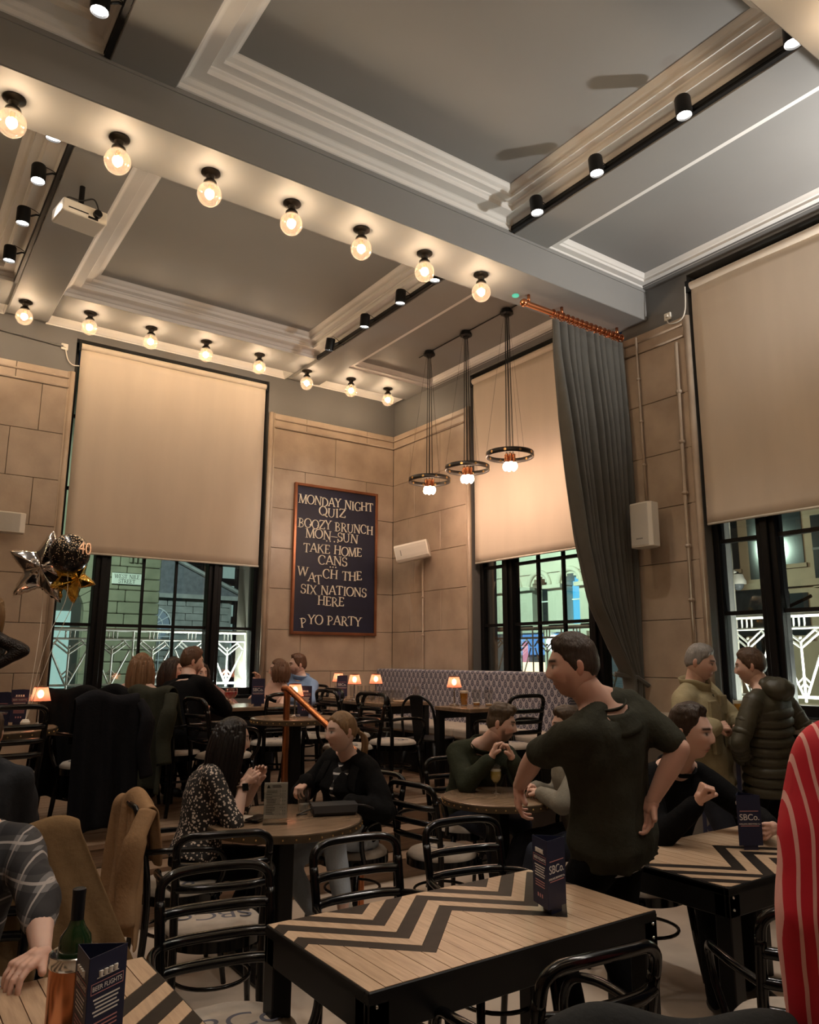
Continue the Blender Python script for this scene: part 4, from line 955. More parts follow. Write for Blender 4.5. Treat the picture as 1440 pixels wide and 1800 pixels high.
# ---- coats hung over chair backs
def cloth(name, col, r=.85, var=.12): return mat(name, col, r, var=var, vscale=9, bump=.3, bscale=60, spec=.12)
def coat(label, a, b, ztop, f_drop, b_drop, m, name='coat', out=.06, flare=.10, amp=.025, seed=1, sleeve=True, skew=0):
    """a,b: ends of the chair top rail (x,y); right-hand normal side = b_drop side"""
    a = V((a[0],a[1],0)); b = V((b[0],b[1],0)); du = (b-a); w = du.length; du.normalize(); n = V((du.y,-du.x,0)); c = (a+b)/2
    r = empty(name,(c.x,c.y,ztop),0,label,'coat'); rs = random.Random(seed); ph = [rs.uniform(0,6) for _ in range(6)]
    def fn(u,v):
        tot = f_drop+b_drop+.12; s = v*tot
        if s < f_drop: d = f_drop-s; side = -1; k = d/max(f_drop,.01)
        elif s > f_drop+.12: d = s-f_drop-.12; side = 1; k = d/max(b_drop,.01)
        else: d = 0; side = -1+2*(s-f_drop)/.12; k = 0
        ww = w*(1.04+flare*2*k); x = (u-.5)*ww+skew*k*side
        fold = amp*k**.6*(math.sin(u*17+ph[0]+k*2)+.6*math.sin(u*31+ph[1]-k*3)+.5*math.sin(u*9+ph[2]))
        zz = -d-.03*(2*u-1)**2*(1-k)+.02*math.sin(u*8+ph[3])*(1-k)
        if d == 0: zz += .03*(1-side*side)
        hem = .022*k*math.sin(u*7+ph[4])
        p = du*x+n*(side*(out*(.5+.5*k))+side*fold); return (p.x,p.y,zz+.015+hem)
    subsurf(solid(MB().grid(fn,36,40).ob('coat_body', m, r, smooth=True),.012),1)
    if sleeve:
        p0 = du*(w*.52)+n*.02; pts = [p0+V((0,0,-.02)),p0+n*.07+du*.05+V((0,0,-.14)),p0+n*.09+du*.03+V((0,0,-.34)),p0+n*.10+du*.06+V((0,0,-.52))]
        MB().tube(bez(pts,6),[.05]*6+[.062]*6+[.055]*7,12,flat=.6).ob('sleeve', m, r, smooth=True)
    return r
camel = cloth('camel_wool',(.32,.195,.105)); navyw = cloth('navy_black_wool',(.006,.006,.008)); olive_p = cloth('olive_parka',(.030,.030,.020)); blackw = cloth('black_wool',(.004,.004,.0045)); greyw = cloth('charcoal_wool',(.03,.032,.033)); tan = cloth('tan_cotton',(.20,.125,.062))
coat('camel coat hanging behind the dark-haired woman',(1.23,4.46),(1.26,4.04),.89,.3,.62,camel,seed=3,out=.08,flare=.08,skew=.08)
coat('tan coat spread over the plaid person\'s chair',(.36,3.52),(.80,3.54),.93,.3,.66,tan,seed=4,flare=.10,sleeve=False,skew=.24,amp=.012)
coat('big dark navy coat draped over a platform chair near the left table',(1.20,5.62),(1.60,5.60),ZP+.91,.3,.86,navyw,seed=5,out=.11,flare=.02,amp=.02)
coat('black coat on the platform chair below the left window',(1.08,6.20),(1.46,6.10),ZP+.93,.3,.74,blackw,seed=6,out=.1,flare=.05,amp=.02)
coat('olive parka hanging on a platform chair behind the dark-haired woman',(1.76,6.34),(1.97,5.97),ZP+.93,.3,.74,olive_p,seed=7,out=.1,flare=.05,amp=.025)
coat('black coat behind the long-haired blonde woman',(1.51,6.54),(1.81,6.26),ZP+.92,.3,.7,blackw,seed=8,out=.08,flare=.04)
# charcoal coat on the chair nearest the viewer
chair(1.23,.86,234,'black bentwood chair nearest the viewer under a charcoal coat')
coat('charcoal coat over the chair back nearest the viewer at the bottom edge',(1.56,.92),(1.18,1.19),.90,.3,.5,greyw,seed=10,out=.08,flare=.08,amp=.015,sleeve=False)
# ================================================================ PEOPLE
def skin_mat():
    if 'skin' in MATS: return MATS['skin']
    m = bpy.data.materials.new('skin'); m.use_nodes = True; nt = m.node_tree; b = nt.nodes['Principled BSDF']
    a = nt.nodes.new('ShaderNodeAttribute'); a.attribute_name = 'Col'; nt.links.new(a.outputs['Color'], b.inputs['Base Color'])
    b.inputs['Roughness'].default_value = .5; b.inputs['Subsurface Weight'].default_value = .12; b.inputs['Subsurface Radius'].default_value = (.9,.35,.2); b.inputs['Subsurface Scale'].default_value = .01
    MATS['skin'] = m; return m
skin_m = skin_mat()
def hair_mat(name, c):
    return mat('hair_'+name, c, .42, vscale=60, col2=tuple(min(1,x*1.55) for x in c), spec=.3, stretch=(1,1,.12), bump=.5, bscale=150)
ga = lambda x,s: math.exp(-(x/s)**2)
def sstep(a,b,x):
    t = max(0,min(1,(x-a)/(b-a))); return t*t*(3-2*t)
NU, NV = 96, 72
def head_dirs():
    out = []
    for j in range(NV):
        la = -math.pi/2+math.pi*j/(NV-1); row = []
        for i in range(NU):
            a = 2*math.pi*i/NU-math.pi; a = a-.55*math.sin(a)          # denser around the face (a=0 -> +y)
            row.append((math.sin(a)*math.cos(la), math.cos(a)*math.cos(la), math.sin(la)))
        out.append(row)
    return out
HD = head_dirs()
def head_shape(d, fem):
    x,y,z = d[0]*.074, d[1]*.096, d[2]*.118
    front = sstep(-.01,.05,y)
    if z < -.01:
        t = min(1,(-.01-z)/.105); x *= 1-(.36 if fem else .26)*t**1.6*(.35+.65*front)
        if y < 0: y *= 1-.45*t
        else: y *= 1-.06*t
    else: y *= 1+.03*ga(z-.05,.05)*(y < 0)
    if y > 0:
        y = y*(1-.05*sstep(.03,.1,z)); y *= 1-.10*ga(x,.03)*0
        ax = abs(x); fz = front
        y -= .011*ga(ax-.031,.017)*ga(z-.008,.013)*fz                       # sockets
        y += .0075*ga(ax-.031,.0105)*ga(z-.006,.0085)*fz                    # eyeballs
        y += (.003 if fem else .006)*ga(z-.030,.009)*ga(ax-.028,.03)*fz     # brow
        nz = sstep(.03,-.026,z)*sstep(-.043,-.030,z)
        y += (.015 if fem else .018)*ga(x,.0095+.005*sstep(0,-.03,z))*nz*fz   # nose
        y += .006*ga(ax-.012,.007)*ga(z+.033,.008)*fz                       # nostril wings
        y += .0065*ga(x,.021)*ga(z+.060,.0055)*fz+.007*ga(x,.018)*ga(z+.0725,.006)*fz-.0035*ga(x,.024)*ga(z+.0665,.0025)*fz
        y += .010*ga(x,.022)*ga(z+.1,.016)*fz                               # chin
        y += .004*ga(ax-.044,.02)*ga(z+.022,.022)*fz
    return x,y,z
HS = {f:[[head_shape(d,f) for d in row] for row in HD] for f in (0,1)}
def hair_mask(p, st):
    x,y,z = p; ax = abs(x)
    a = math.degrees(math.atan2(ax/.074,y/.096)); up_ = .012 if st.get('recede') else 0
    K_ = [(0,.074+up_*.4),(22,.073+up_*1.4),(40,.066+up_*1.3),(58,.046+up_*.5),(74,.022),(88,-.012),(100,-.018),(118,-.022),(140,st.get('low',-.045)+.006),(180,st.get('low',-.045))]
    for (a0,z0),(a1,z1) in zip(K_,K_[1:]):
        if a0 <= a <= a1: lim = z0+(z1-z0)*(a-a0)/(a1-a0); break
    lim += .009*noise.noise(V((x*55,y*55,z*30)))+.004*noise.noise(V((x*160,y*160,z*40)))
    return sstep(lim-.012,lim+.014,z)
def make_head(mb, T, fem, skin, brow=(.05,.03,.02), lips=None, beard=None, eyes=(.06,.05,.04)):
    lips = lips or (skin[0]*.75,skin[1]*.5,skin[2]*.5); n0 = len(mb.v); S = HS[fem]; vs = []; cs = []
    for row in S:
        for (x,y,z) in row:
            vs.append((x,y,z)); c = V(skin); ax = abs(x)
            if y > .03:
                f = max(ga(x,.022)*ga(z+.060,.0055),ga(x,.019)*ga(z+.0725,.006)); c = c.lerp(V(lips),min(1,f*1.1))
                c = c.lerp(V(lips)*.35,ga(x,.022)*ga(z+.0665,.002)*.8)
                f = ga(z-.030+.05*max(0,ax-.035),.0045 if fem else .006)*sstep(.010,.018,ax)*sstep(.054,.046,ax); c = c.lerp(V(brow),min(1,f*1.2))
                e = ga(ax-.031,.0125)*ga(z-.006,.0052); c = c.lerp(V((.55,.5,.46)),min(1,e*1.5)*.8)
                e = ga(ax-.031,.0055)*ga(z-.006,.0055); c = c.lerp(V(eyes),min(1,e*1.6))
                e = ga(ax-.031,.015)*ga(z-.0125,.0028); c = c.lerp(V((.03,.02,.018)),min(1,e)*.8)
                c = c.lerp(V((skin[0],skin[1]*.72,skin[2]*.68)),.4*ga(ax-.045,.02)*ga(z+.025,.02))
            if beard and z < -.012 and y > -.005:
                k = sstep(-.012,-.045,z)*sstep(.0,.03,y)*.85
                if y > .04: k *= 1-.75*ga(x,.02)*ga(z+.066,.012); k *= sstep(-.028,-.05,z+.02*ga(ax-.06,.02))
                c = c.lerp(V(beard), k)
            cs.append(tuple(c))
    fs = []
    for j in range(NV-1):
        for i in range(NU): fs.append((j*NU+i,j*NU+(i+1)%NU,(j+1)*NU+(i+1)%NU,(j+1)*NU+i))
    mb.add(vs,fs,T); mb.c += cs
    for s in (-1,1):                       # ears
        k = len(mb.v)
        def ear(u,v):
            a = 2*math.pi*u; rr = math.sin(math.pi*v); d = .5-.5*math.cos(math.pi*v)
            return (s*(.066+.014*d+.004*math.sin(a)*rr), -.012-.006*d+.017*rr*math.cos(a)*(1-.35*math.sin(a)*-.4), -.004+.031*rr*math.sin(a)+.002)
        mb2 = MB(); mb2.grid(ear,14,9,True); mb.add(mb2.v,mb2.f,T)
        mb.c += [(skin[0],skin[1]*.86,skin[2]*.82)]*(len(mb.v)-k)
def hair_cap(fem, st, seed=0):
    mb = MB(); S = HS[fem]; th = st.get('thick',.016); top = st.get('top',.0); vs = []
    for row in S:
        for (x,y,z) in row:
            m = hair_mask((x,y,z),st); p = V((x,y,z)); n = V((x/.0055,y/.0092,z/.0139)).normalized()
            nn = noise.noise(V((x*38+seed,y*22,z*22)))*.5+noise.noise(V((x*90+seed,y*45,z*60)))*.35
            t = m*(th*(.45+.55*sstep(-.02,.06,z))+top*sstep(.04,.1,z)*(1+.6*sstep(0,.07,y)))*(1+st.get('mess',.35)*nn)-.006*(1-m)
            vs.append(p+n*t)
    fs = []
    for j in range(NV-1):
        for i in range(NU): fs.append((j*NU+i,j*NU+(i+1)%NU,(j+1)*NU+(i+1)%NU,(j+1)*NU+i))
    mb.add(vs,fs); return mb
def strands(mb, roots, ends, r, n=7, bulge=.0, seed=0):
    """thick locks of hair from head-local roots to ends"""
    rs = random.Random(seed)
    for a,b in zip(roots,ends):
        a = V(a); b = V(b); mid = a.lerp(b,.5)+V((a.x,a.y,0)).normalized()*bulge+V((rs.uniform(-.006,.006),rs.uniform(-.006,.006),0))
        mb.tube(bez([a*.97,a.lerp(mid,.4)+V((a.x,a.y,0)).normalized()*bulge*.6,mid,mid.lerp(b,.6),b],4),[r*.9]*5+[r]*6+[r*.85]*4+[r*.6,r*.15],n)
# ---- hands
HC = {}
POSES = {'flat':((8,12,8),.15),'relax':((28,38,22),.3),'grip':((52,58,35),.7),'fist':((82,95,62),1.0),'clasp':((50,68,30),.6),'hold':((38,42,28),.8),'pinch':((48,40,25),.9)}
def hand_local(pose, side):
    key = (pose,side)
    if key in HC: return HC[key]
    (c1,c2,c3),tc = POSES[pose]; mb = MB()
    xs = (.030,.0105,-.0095,-.028); Ls = (.072,.080,.074,.058)
    mb.caps((.008,0,0),(.008,.03,0),.022,.022); mb.caps((-.008,0,0),(-.008,.03,0),.022,.02)
    for i,(x,L) in enumerate(zip(xs,Ls)):
        k = V((x,.082-.004*abs(i-1),0)); mb.caps((x*.5,.018,0),k,.0155,.0115)
        ang = 0; p = k; rr = .0092-.0006*i
        for a,f,r0,r1 in ((c1+3*i,.46,1.0,.93),(c2,.31,.93,.86),(c3,.23,.86,.7)):
            ang += R(a); q = p+V((x*.10*f,math.cos(ang)*L*f,-math.sin(ang)*L*f)); mb.caps(p,q,rr*r0,rr*r1,10); p = q
    p = V((.022,.022,-.006)); d = V((.70-.35*tc,.62+.1*tc,-.15-.55*tc)).normalized()
    if tc >= .95: d = V((.2,.75,-.6)).normalized()
    q = p+d*.044; mb.caps(p,q,.0145,.0112); d2 = V((.45-.75*tc,.8,-.2-.45*tc)).normalized()
    if tc >= .95: d2 = V((-.55,.25,-.8)).normalized(); q2 = q+d2*.032; mb.caps(q,q2,.0105,.0095); d3 = V((.25-.8*tc,.9,-.25-.4*tc)).normalized() if tc < .95 else V((-.95,-.1,-.25)).normalized(); mb.caps(q2,q2+d3*.024,.0092,.0075)
    m = remesh(mb,.0034,3,.4)
    if side < 0: m.v = [(-x,y,z) for x,y,z in m.v]; m.f = [f[::-1] for f in m.f]
    HC[key] = m; return m
def ik(a,b,l1,l2,pole):
    a = V(a); b = V(b); d = b-a; L = d.length
    if L > (l1+l2)*.995: b = a+d.normalized()*(l1+l2)*.995; d = b-a; L = d.length
    x = (l1*l1-l2*l2+L*L)/(2*L); h = math.sqrt(max(0,l1*l1-x*x)); u = d.normalized(); p = V(pole); p = p-u*p.dot(u)
    if p.length < 1e-4: p = u.orthogonal()
    return a+u*x+p.normalized()*h, b
MALE = [(-.13,.150,.112,0),(0,.168,.122,0),(.25,.152,.112,.008),(.5,.158,.116,.012),(.70,.178,.124,.012),(.85,.176,.104,.002),(.94,.135,.08,-.006),(1.0,.066,.06,0)]
FEM = [(-.13,.155,.115,0),(0,.174,.124,0),(.28,.130,.098,.006),(.5,.138,.104,.012),(.68,.150,.122,.024),(.84,.148,.092,.008),(.94,.108,.07,-.004),(1.0,.056,.05,0)]
def fold_noise(v, nrm, amp, sc, seed):
    p = V(v); a = noise.noise(V((p.x*sc+seed,p.y*sc,p.z*sc*.55)))+.5*noise.noise(V((p.x*sc*2.3,p.y*sc*2.3+seed,p.z*sc*1.4)))
    return amp*a
def disp(mb, amp, sc, seed):
    me = mb.mesh('t'); N = [v.normal.copy() for v in me.vertices]; bpy.data.meshes.remove(me)
    mb.v = [tuple(V(p)+n*fold_noise(p,n,amp,sc,seed)) for p,n in zip(mb.v,N)]; return mb
def person(label, hip, neck, yaw, head_yaw, arms, legs, top, bottom, skin=(.50,.27,.18), fem=0, s=1.0, sh_yaw=None, pitch=0, roll=0, hair=None, hairc=None, head_fwd=.035, head_pos=None, beard=None, brow=None, shoes=True, shoe_col=(.02,.018,.016), under=None, vox=.0125, head_s=1.0, name='person', seed=1, extra=None):
    hip = V(hip); neck = V(neck); base = V((hip.x,hip.y,min(l[0][2] for l in legs) if legs else hip.z)); O = base
    root = empty(name, base, 0, label, 'person')
    sh_yaw = yaw if sh_yaw is None else sh_yaw; up = (neck-hip).normalized()
    def frame(a):
        f = V((math.cos(R(a)),math.sin(R(a)),0)); f = (f-up*f.dot(up)).normalized(); return f, f.cross(up)
    prof = FEM if fem else MALE; L = (neck-hip).length; K = s
    def ring(t,w,d,off,inf,n=20):
        f,r = frame(yaw+(sh_yaw-yaw)*max(0,min(1,t))); c = hip+up*(L*t)+f*off*K
        return [c+r*((w*K+inf)*math.copysign(abs(math.cos(q))**.85,math.cos(q)))+f*((d*K+inf)*math.copysign(abs(math.sin(q))**.85,math.sin(q))) for q in [2*math.pi*k/n for k in range(n)]]
    def torso(mb, inf, t0=-.13, t1=1.0, hemw=0):
        rows = []; ts = [p for p in prof if t0 <= p[0] <= t1]
        if t0 < -.13: ts = [(t0,prof[0][1]+hemw,prof[0][2]+hemw,0)]+ts
        for p in ts: rows.append(ring(p[0],p[1],p[2],p[3],inf*(1 if p[0] < .93 else .5)+(hemw if p[0] < .15 else 0)))
        n = 20; vs = [q for r_ in rows for q in r_]; fs = [(i*n+k,i*n+(k+1)%n,(i+1)*n+(k+1)%n,(i+1)*n+k) for i in range(len(rows)-1) for k in range(n)]
        fs += [tuple(range(n))[::-1], tuple((len(rows)-1)*n+k for k in range(n))]; mb.add(vs,fs)
    sf, sr = frame(sh_yaw); hf, hr_ = frame(yaw)
    shw = (.150 if fem else .180)*K; A = []
    for i,ar in enumerate(arms):
        side = 1 if i == 0 else -1        # 0 = right arm
        sh = hip+up*(L*.875)+sr*side*shw
        el, wr = ik(sh, ar['w'], (.275 if fem else .295)*K, (.235 if fem else .255)*K, ar.get('pole',(0,0,-1)))
        if 'e' in ar: el = V(ar['e']); wr = V(ar['w'])
        A.append((sh,el,wr,ar,side))
    Lg = []
    for i,(ft,pole) in enumerate(legs):
        side = 1 if i == 0 else -1; hj = hip+hr_*side*.09*K+V((0,0,-.03))
        kn, an = ik(hj, V(ft)+V((0,0,.08)), .43*K, .43*K, pole); Lg.append((hj,kn,an,V(ft)))
    hp = V(head_pos) if head_pos else neck+V((math.cos(R(head_yaw)),math.sin(R(head_yaw)),0))*head_fwd*K+V((0,0,.145*K))
    # --- body: one remeshed surface, with head and hands grown on
    b = MB(); torso(b,-.004)
    for sh,el,wr,ar,side in A:
        b.caps(sh,el,(.044 if fem else .054)*K,(.036 if fem else .043)*K); b.caps(el,el.lerp(wr,.35),(.037 if fem else .043)*K,(.037 if fem else .044)*K); b.caps(el.lerp(wr,.35),wr,(.037 if fem else .044)*K,(.023 if fem else .028)*K)
    for hj,kn,an,ft in Lg: b.caps(hj,kn,.078*K,.053*K); b.caps(kn,kn.lerp(an,.35),.05*K,.052*K); b.caps(kn.lerp(an,.35),an,.052*K,.035*K)
    hq = M.Rotation(R(head_yaw-90),4,'Z') @ M.Rotation(R(pitch),4,'X') @ M.Rotation(R(roll),4,'Y')
    for s_ in (-1,1): b.caps(neck+(hp-neck)*.22, hip+up*(L*.90)+sr*s_*shw*.82, .045*K, .05*K)
    b.caps(neck-up*.05, hp+(hq @ V((0,-.015,-.055)))*K, (.056 if fem else .070)*K, (.051 if fem else .062)*K)
    body = remesh(b, vox, 3); body.c = [skin]*len(body.v)
    HT = M.Translation(hp) @ hq @ M.Scale(K*head_s,4)
    make_head(body, HT, fem, skin, brow or tuple(c*.8 for c in (hairc or (.05,.03,.02))), beard=beard)
    for sh,el,wr,ar,side in A:
        m = hand_local(ar.get('pose','relax'), side); fd = V(ar['dir']) if 'dir' in ar else (wr-el); fd.normalize()
        pn = V(ar.get('palm',(0,0,-1))); z = -(pn-fd*pn.dot(fd)); z = z.normalized() if z.length > 1e-3 else fd.orthogonal(); x = fd.cross(z)
        Q = M(((x.x,fd.x,z.x,wr.x),(x.y,fd.y,z.y,wr.y),(x.z,fd.z,z.z,wr.z),(0,0,0,1))) @ M.Scale((.90 if fem else 1.03)*K,4)
        body.add(m.v,m.f,Q); body.c += [(skin[0],skin[1]*.93,skin[2]*.9)]*len(m.v)
    body.v = [tuple(V(p)-O) for p in body.v]; body.ob('body', skin_m, root, smooth=True)
    # --- clothing
    sl = top.get('sleeve',1.0); inf = top.get('inf',.016); g = MB(); torso(g, inf, top.get('hem',-.2), top.get('t1',.97), top.get('hemw',.0))
    if sl > 0:
        for s_ in (-1,1): g.caps(neck+(hp-neck)*.10-up*.01, hip+up*(L*.90)+sr*s_*shw*.85, .040*K+inf*.6, .052*K+inf*.6)
    ainf = top.get('ainf',inf*.8)
    for sh,el,wr,ar,side in A:
        if sl <= 0: continue
        ra,rb = (.046 if fem else .057)*K+ainf,(.040 if fem else .046)*K+ainf
        g.caps(sh-sr*side*.02,sh,ra*1.02,ra)
        if sl <= .55: g.caps(sh,sh.lerp(el,sl/.5),ra,rb*1.08)
        else:
            g.caps(sh,el,ra,rb); e2 = el.lerp(wr,min(1,(sl-.5)/.5)*.97); g.caps(el,e2,rb,(.031 if fem else .036)*K+ainf*.75)
    g = remesh(g, top.get('vox',.013), 7); g = disp(g, top.get('fold',.007), top.get('fsc',9), seed)
    g.v = [tuple(V(p)-O) for p in g.v]; g.ob(top.get('name','shirt'), top['m'], root, smooth=True)
    if top.get('collar'):
        c = MB(); f,r = frame(sh_yaw); hgt = top['collar']
        def cf(u,v):
            q = 2*math.pi*u+math.pi/2; rr = (.066 if not fem else .058)*K+.016*v+.012; p = neck+up*(-.015+hgt*v)+r*rr*math.cos(q)*1.05+f*(rr*math.sin(q)*1.0+.012)
            if top.get('open') : p += -up*.05*max(0,math.sin(q))**3+f*.02*max(0,math.sin(q))**3
            return tuple(p-O)
        solid(MB().grid(cf,28,4,True).ob('collar', top.get('cm',top['m']), root, smooth=True),.006)
    if bottom:
        g = MB(); bi = bottom.get('inf',.014); torso(g, bi*.5, -.13, .08)
        for hj,kn,an,ft in Lg:
            g.caps(hj,kn,.086*K+bi,.058*K+bi); e = kn.lerp(an,bottom.get('len',1.0)); g.caps(kn,e,.058*K+bi,.044*K+bi)
        g = remesh(g,.014,3); g = disp(g,.006,10,seed+5); g.v = [tuple(V(p)-O) for p in g.v]; g.ob('trousers', bottom['m'], root, smooth=True)
    if shoes:
        for hj,kn,an,ft in Lg:
            d = V((math.cos(R(yaw)),math.sin(R(yaw)),0)); sm = MB(); c = V(ft)-O
            sm.caps(c+V((0,0,.05))-d*.03,c+V((0,0,.042))+d*.10,.042,.036); sm.caps(c+V((0,0,.035))+d*.10,c+V((0,0,.032))+d*.155,.04,.03); sm.caps(c+V((0,0,.09))-d*.02,c+V((0,0,.05))-d*.02,.04,.042)
            sm = remesh(sm,.01,2); sm.v = [(x,y,max(z,c.z+.004)) for x,y,z in sm.v]; sm.ob('shoe', mat('shoe_%d'%int(shoe_col[0]*1000),shoe_col,.45), root, smooth=True)
    # --- hair
    if hair:
        hm = hair_mat(hair.get('name','x'), hairc); h = hair_cap(fem, hair, seed); st_ = hair.get('style')
        rs = random.Random(seed)
        if st_ == 'long':
            ln = hair.get('len',.36); ro = []; en = []
            for k in range(76):
                a = -2.55+5.1*k/75+rs.uniform(-.05,.05); z0 = rs.uniform(.02,.105); q = math.sqrt(max(0,1-(z0/.135)**2)); x = math.sin(a)*.090*q; y = -math.cos(a)*.108*q
                if y > .045: continue
                ro.append((x,y,z0)); e = 1.05+.10*rs.random(); ll = ln*(1-.25*abs(a)/2.55+rs.uniform(-.08,.08)); en.append((x*e*.95/max(q,.5)*.92,(y/max(q,.5))*e*.75-.02,-ll))
            strands(h,ro,en,.017,7,.016,seed)
        if st_ == 'pony':
            h.ell((0,-.108,.0),(.020,.018,.020),12,8); ro = [(0,-.105,0)]*18; en = [(rs.uniform(-.02,.02),-.135-rs.uniform(0,.03),-.15+rs.uniform(-.03,.02)) for _ in range(18)]; strands(h,ro,en,.011,6,.03,seed)
        if st_ == 'bob':
            ro = []; en = []
            for k in range(56):
                a = -2.2+4.4*k/55; z0 = rs.uniform(.02,.10); q = math.sqrt(1-(z0/.135)**2); x = math.sin(a)*.088*q; y = -math.cos(a)*.106*q
                ro.append((x,y,z0)); en.append((x/max(q,.5)*.98,y/max(q,.5)*.92,-.12+rs.uniform(-.02,.02)))
            strands(h,ro,en,.015,7,.01,seed)
        T2_ = M.Translation(-O) @ HT; h.v = [tuple(T2_ @ V(p)) for p in h.v]; h.ob('hair', hm, root, smooth=True)
    if extra: extra(root, O, dict(hip=hip,neck=neck,up=up,f=sf,r=sr,A=A,HT=HT,L=L,K=K,legs=Lg))
    return root
SHORT = dict(name='brown',thick=.010,top=.014,mess=.45)
def sh(name, **k): d = dict(SHORT); d['name'] = name; d.update(k); return d
# cloth materials
def plaid(nt, mt, mix):
    v,x,y,z = coords(nt,'Object'); s = mt('ADD', mt('MULTIPLY', x, .8), mt('MULTIPLY', y, -.6))
    def band(c, per, w): return mt('LESS_THAN', mt('ABSOLUTE', mt('SUBTRACT', mt('FRACT', mt('ADD', mt('DIVIDE', c, per), 20)), .5)), w)
    a = mix(mt('MULTIPLY', band(s,.085,.28), .8), (.15,.145,.15), (.012,.012,.014)); b = mix(mt('MULTIPLY', band(z,.085,.28), .8), a, (.012,.012,.016))
    w = mt('MAXIMUM', band(mt('ADD', s, .0425),.085,.04), band(mt('ADD', z, .0425),.085,.04)); return mix(mt('MULTIPLY', w, .8), b, (.42,.38,.36))
def stripes(nt, mt, mix):
    v,x,y,z = coords(nt,'Object'); n = nt.nodes.new('ShaderNodeTexNoise'); n.inputs['Scale'].default_value = 3; nt.links.new(v, n.inputs[0])
    s = mt('ADD', mt('ADD', mt('MULTIPLY', x, .7), mt('MULTIPLY', y, -.75)), mt('MULTIPLY', mt('SUBTRACT', n.outputs['Fac'], .5), .05))
    f = mt('LESS_THAN', mt('ABSOLUTE', mt('SUBTRACT', mt('FRACT', mt('ADD', mt('DIVIDE', s, .027), 20)), .5)), .125); return mix(f, (.60,.010,.030), (.88,.45,.42))
def spots_(nt, mt, mix):
    v,x,y,z = coords(nt,'Object'); vo = nt.nodes.new('ShaderNodeTexVoronoi'); vo.inputs['Scale'].default_value = 62; nt.links.new(v, vo.inputs['Vector'])
    return mix(mt('LESS_THAN', vo.outputs['Distance'], .36), (.012,.010,.010), (.62,.52,.44))
def breton(nt, mt, mix):
    v,x,y,z = coords(nt,'Object'); return mix(mt('LESS_THAN', mt('FRACT', mt('ADD', mt('DIVIDE', z, .042), 20)), .28), (.01,.01,.012), (.6,.57,.55))
plaid_m = pattern('plaid_flannel', plaid, .85); stripe_m = pattern('red_stripe_cotton', stripes, .7); spot_m = pattern('spotted_blouse', spots_, .7); breton_m = pattern('breton_knit', breton, .8)
dkgreen = cloth('dark_olive_jersey',(.036,.037,.027)); greenj = cloth('green_jacket',(.030,.035,.022)); field = cloth('field_jacket_cotton',(.33,.285,.175)); puffm = mat('puffer_nylon',(.050,.045,.027),.5,var=.15,vscale=10,bump=.15,bscale=50)
denim = cloth('pale_denim',(.42,.48,.55)); dkdenim = cloth('dark_denim',(.025,.028,.04)); blackc = cloth('black_knit',(.003,.003,.0036)); blackt = cloth('black_trouser',(.003,.003,.0036)); jacketb = cloth('charcoal_fleece',(.006,.006,.0065)); blue_sh = cloth('pale_blue_cotton',(.20,.29,.46)); greyk = cloth('grey_knit',(.20,.185,.15)); hood = cloth('grey_blue_hoodie',(.03,.034,.042)); pinkt = cloth('dusty_pink_cotton',(.28,.15,.14)); sequin = mat('sequin_black',(.02,.018,.018),.25,.6,var=.8,vscale=70,bump=1,bscale=90)
# ---- the people, each where the photograph has them (metres; yaw 0 = right wall, 90 = window wall)
S1 = (.64,.43,.35); S2 = (.64,.42,.34); S3 = (.60,.37,.29)
down = (0,0,-1)
# walking man in the dark olive t-shirt
def walk_extra(root,O,d):
    c = MB()                                          # loose hood/collar fold on the upper back and white vest hem
    def fn(u,v):
        a = math.pi*(1.0+u); p = d['neck']+d['up']*(-.02-.075*v)+d['r']*math.cos(a)*(.085+.05*v)+d['f']*(math.sin(a)*(.085+.045*v)-.012); return tuple(p-O)
    solid(MB().grid(fn,20,6).ob('neck_fold', dkgreen, root, smooth=True),.012)
    def hem(u,v):
        a = 2*math.pi*u; p = d['hip']+d['up']*(-.06-.045*v)+d['r']*math.cos(a)*.176+d['f']*math.sin(a)*.132; return tuple(p-O)
    MB().grid(hem,32,2,True).ob('vest_hem', mat('white_vest',(.6,.6,.58),.8), root, smooth=True)
person('man in dark olive t-shirt walking between the tables',(2.62,2.25,.92),(2.485,2.15,1.45),104,138,
    [dict(w=(2.66,2.08,1.06),e=(2.73,1.985,1.27),pole=(.6,-.9,.1),pose='relax',dir=(-.3,.25,-.9),palm=(-1,0,0)),dict(w=(2.42,2.60,1.07),e=(2.36,2.43,1.22),pose='relax',dir=(.02,.12,-1),palm=(.8,-.5,0))],
    [((2.66,2.10,0),(-.3,.9,0)),((2.60,2.48,0),(-.3,.9,0))],dict(m=dkgreen,sleeve=.42,inf=.026,ainf=.016,hem=-.14,hemw=.02,collar=.018,fold=.012,name='t_shirt'),dict(m=blackt),S3,0,1.03,sh_yaw=96,head_pos=(2.355,2.19,1.590),pitch=-4,hair=sh('dark_brown',thick=.009,top=.012),hairc=(.035,.024,.018),extra=walk_extra,seed=3,beard=(.42,.24,.18))
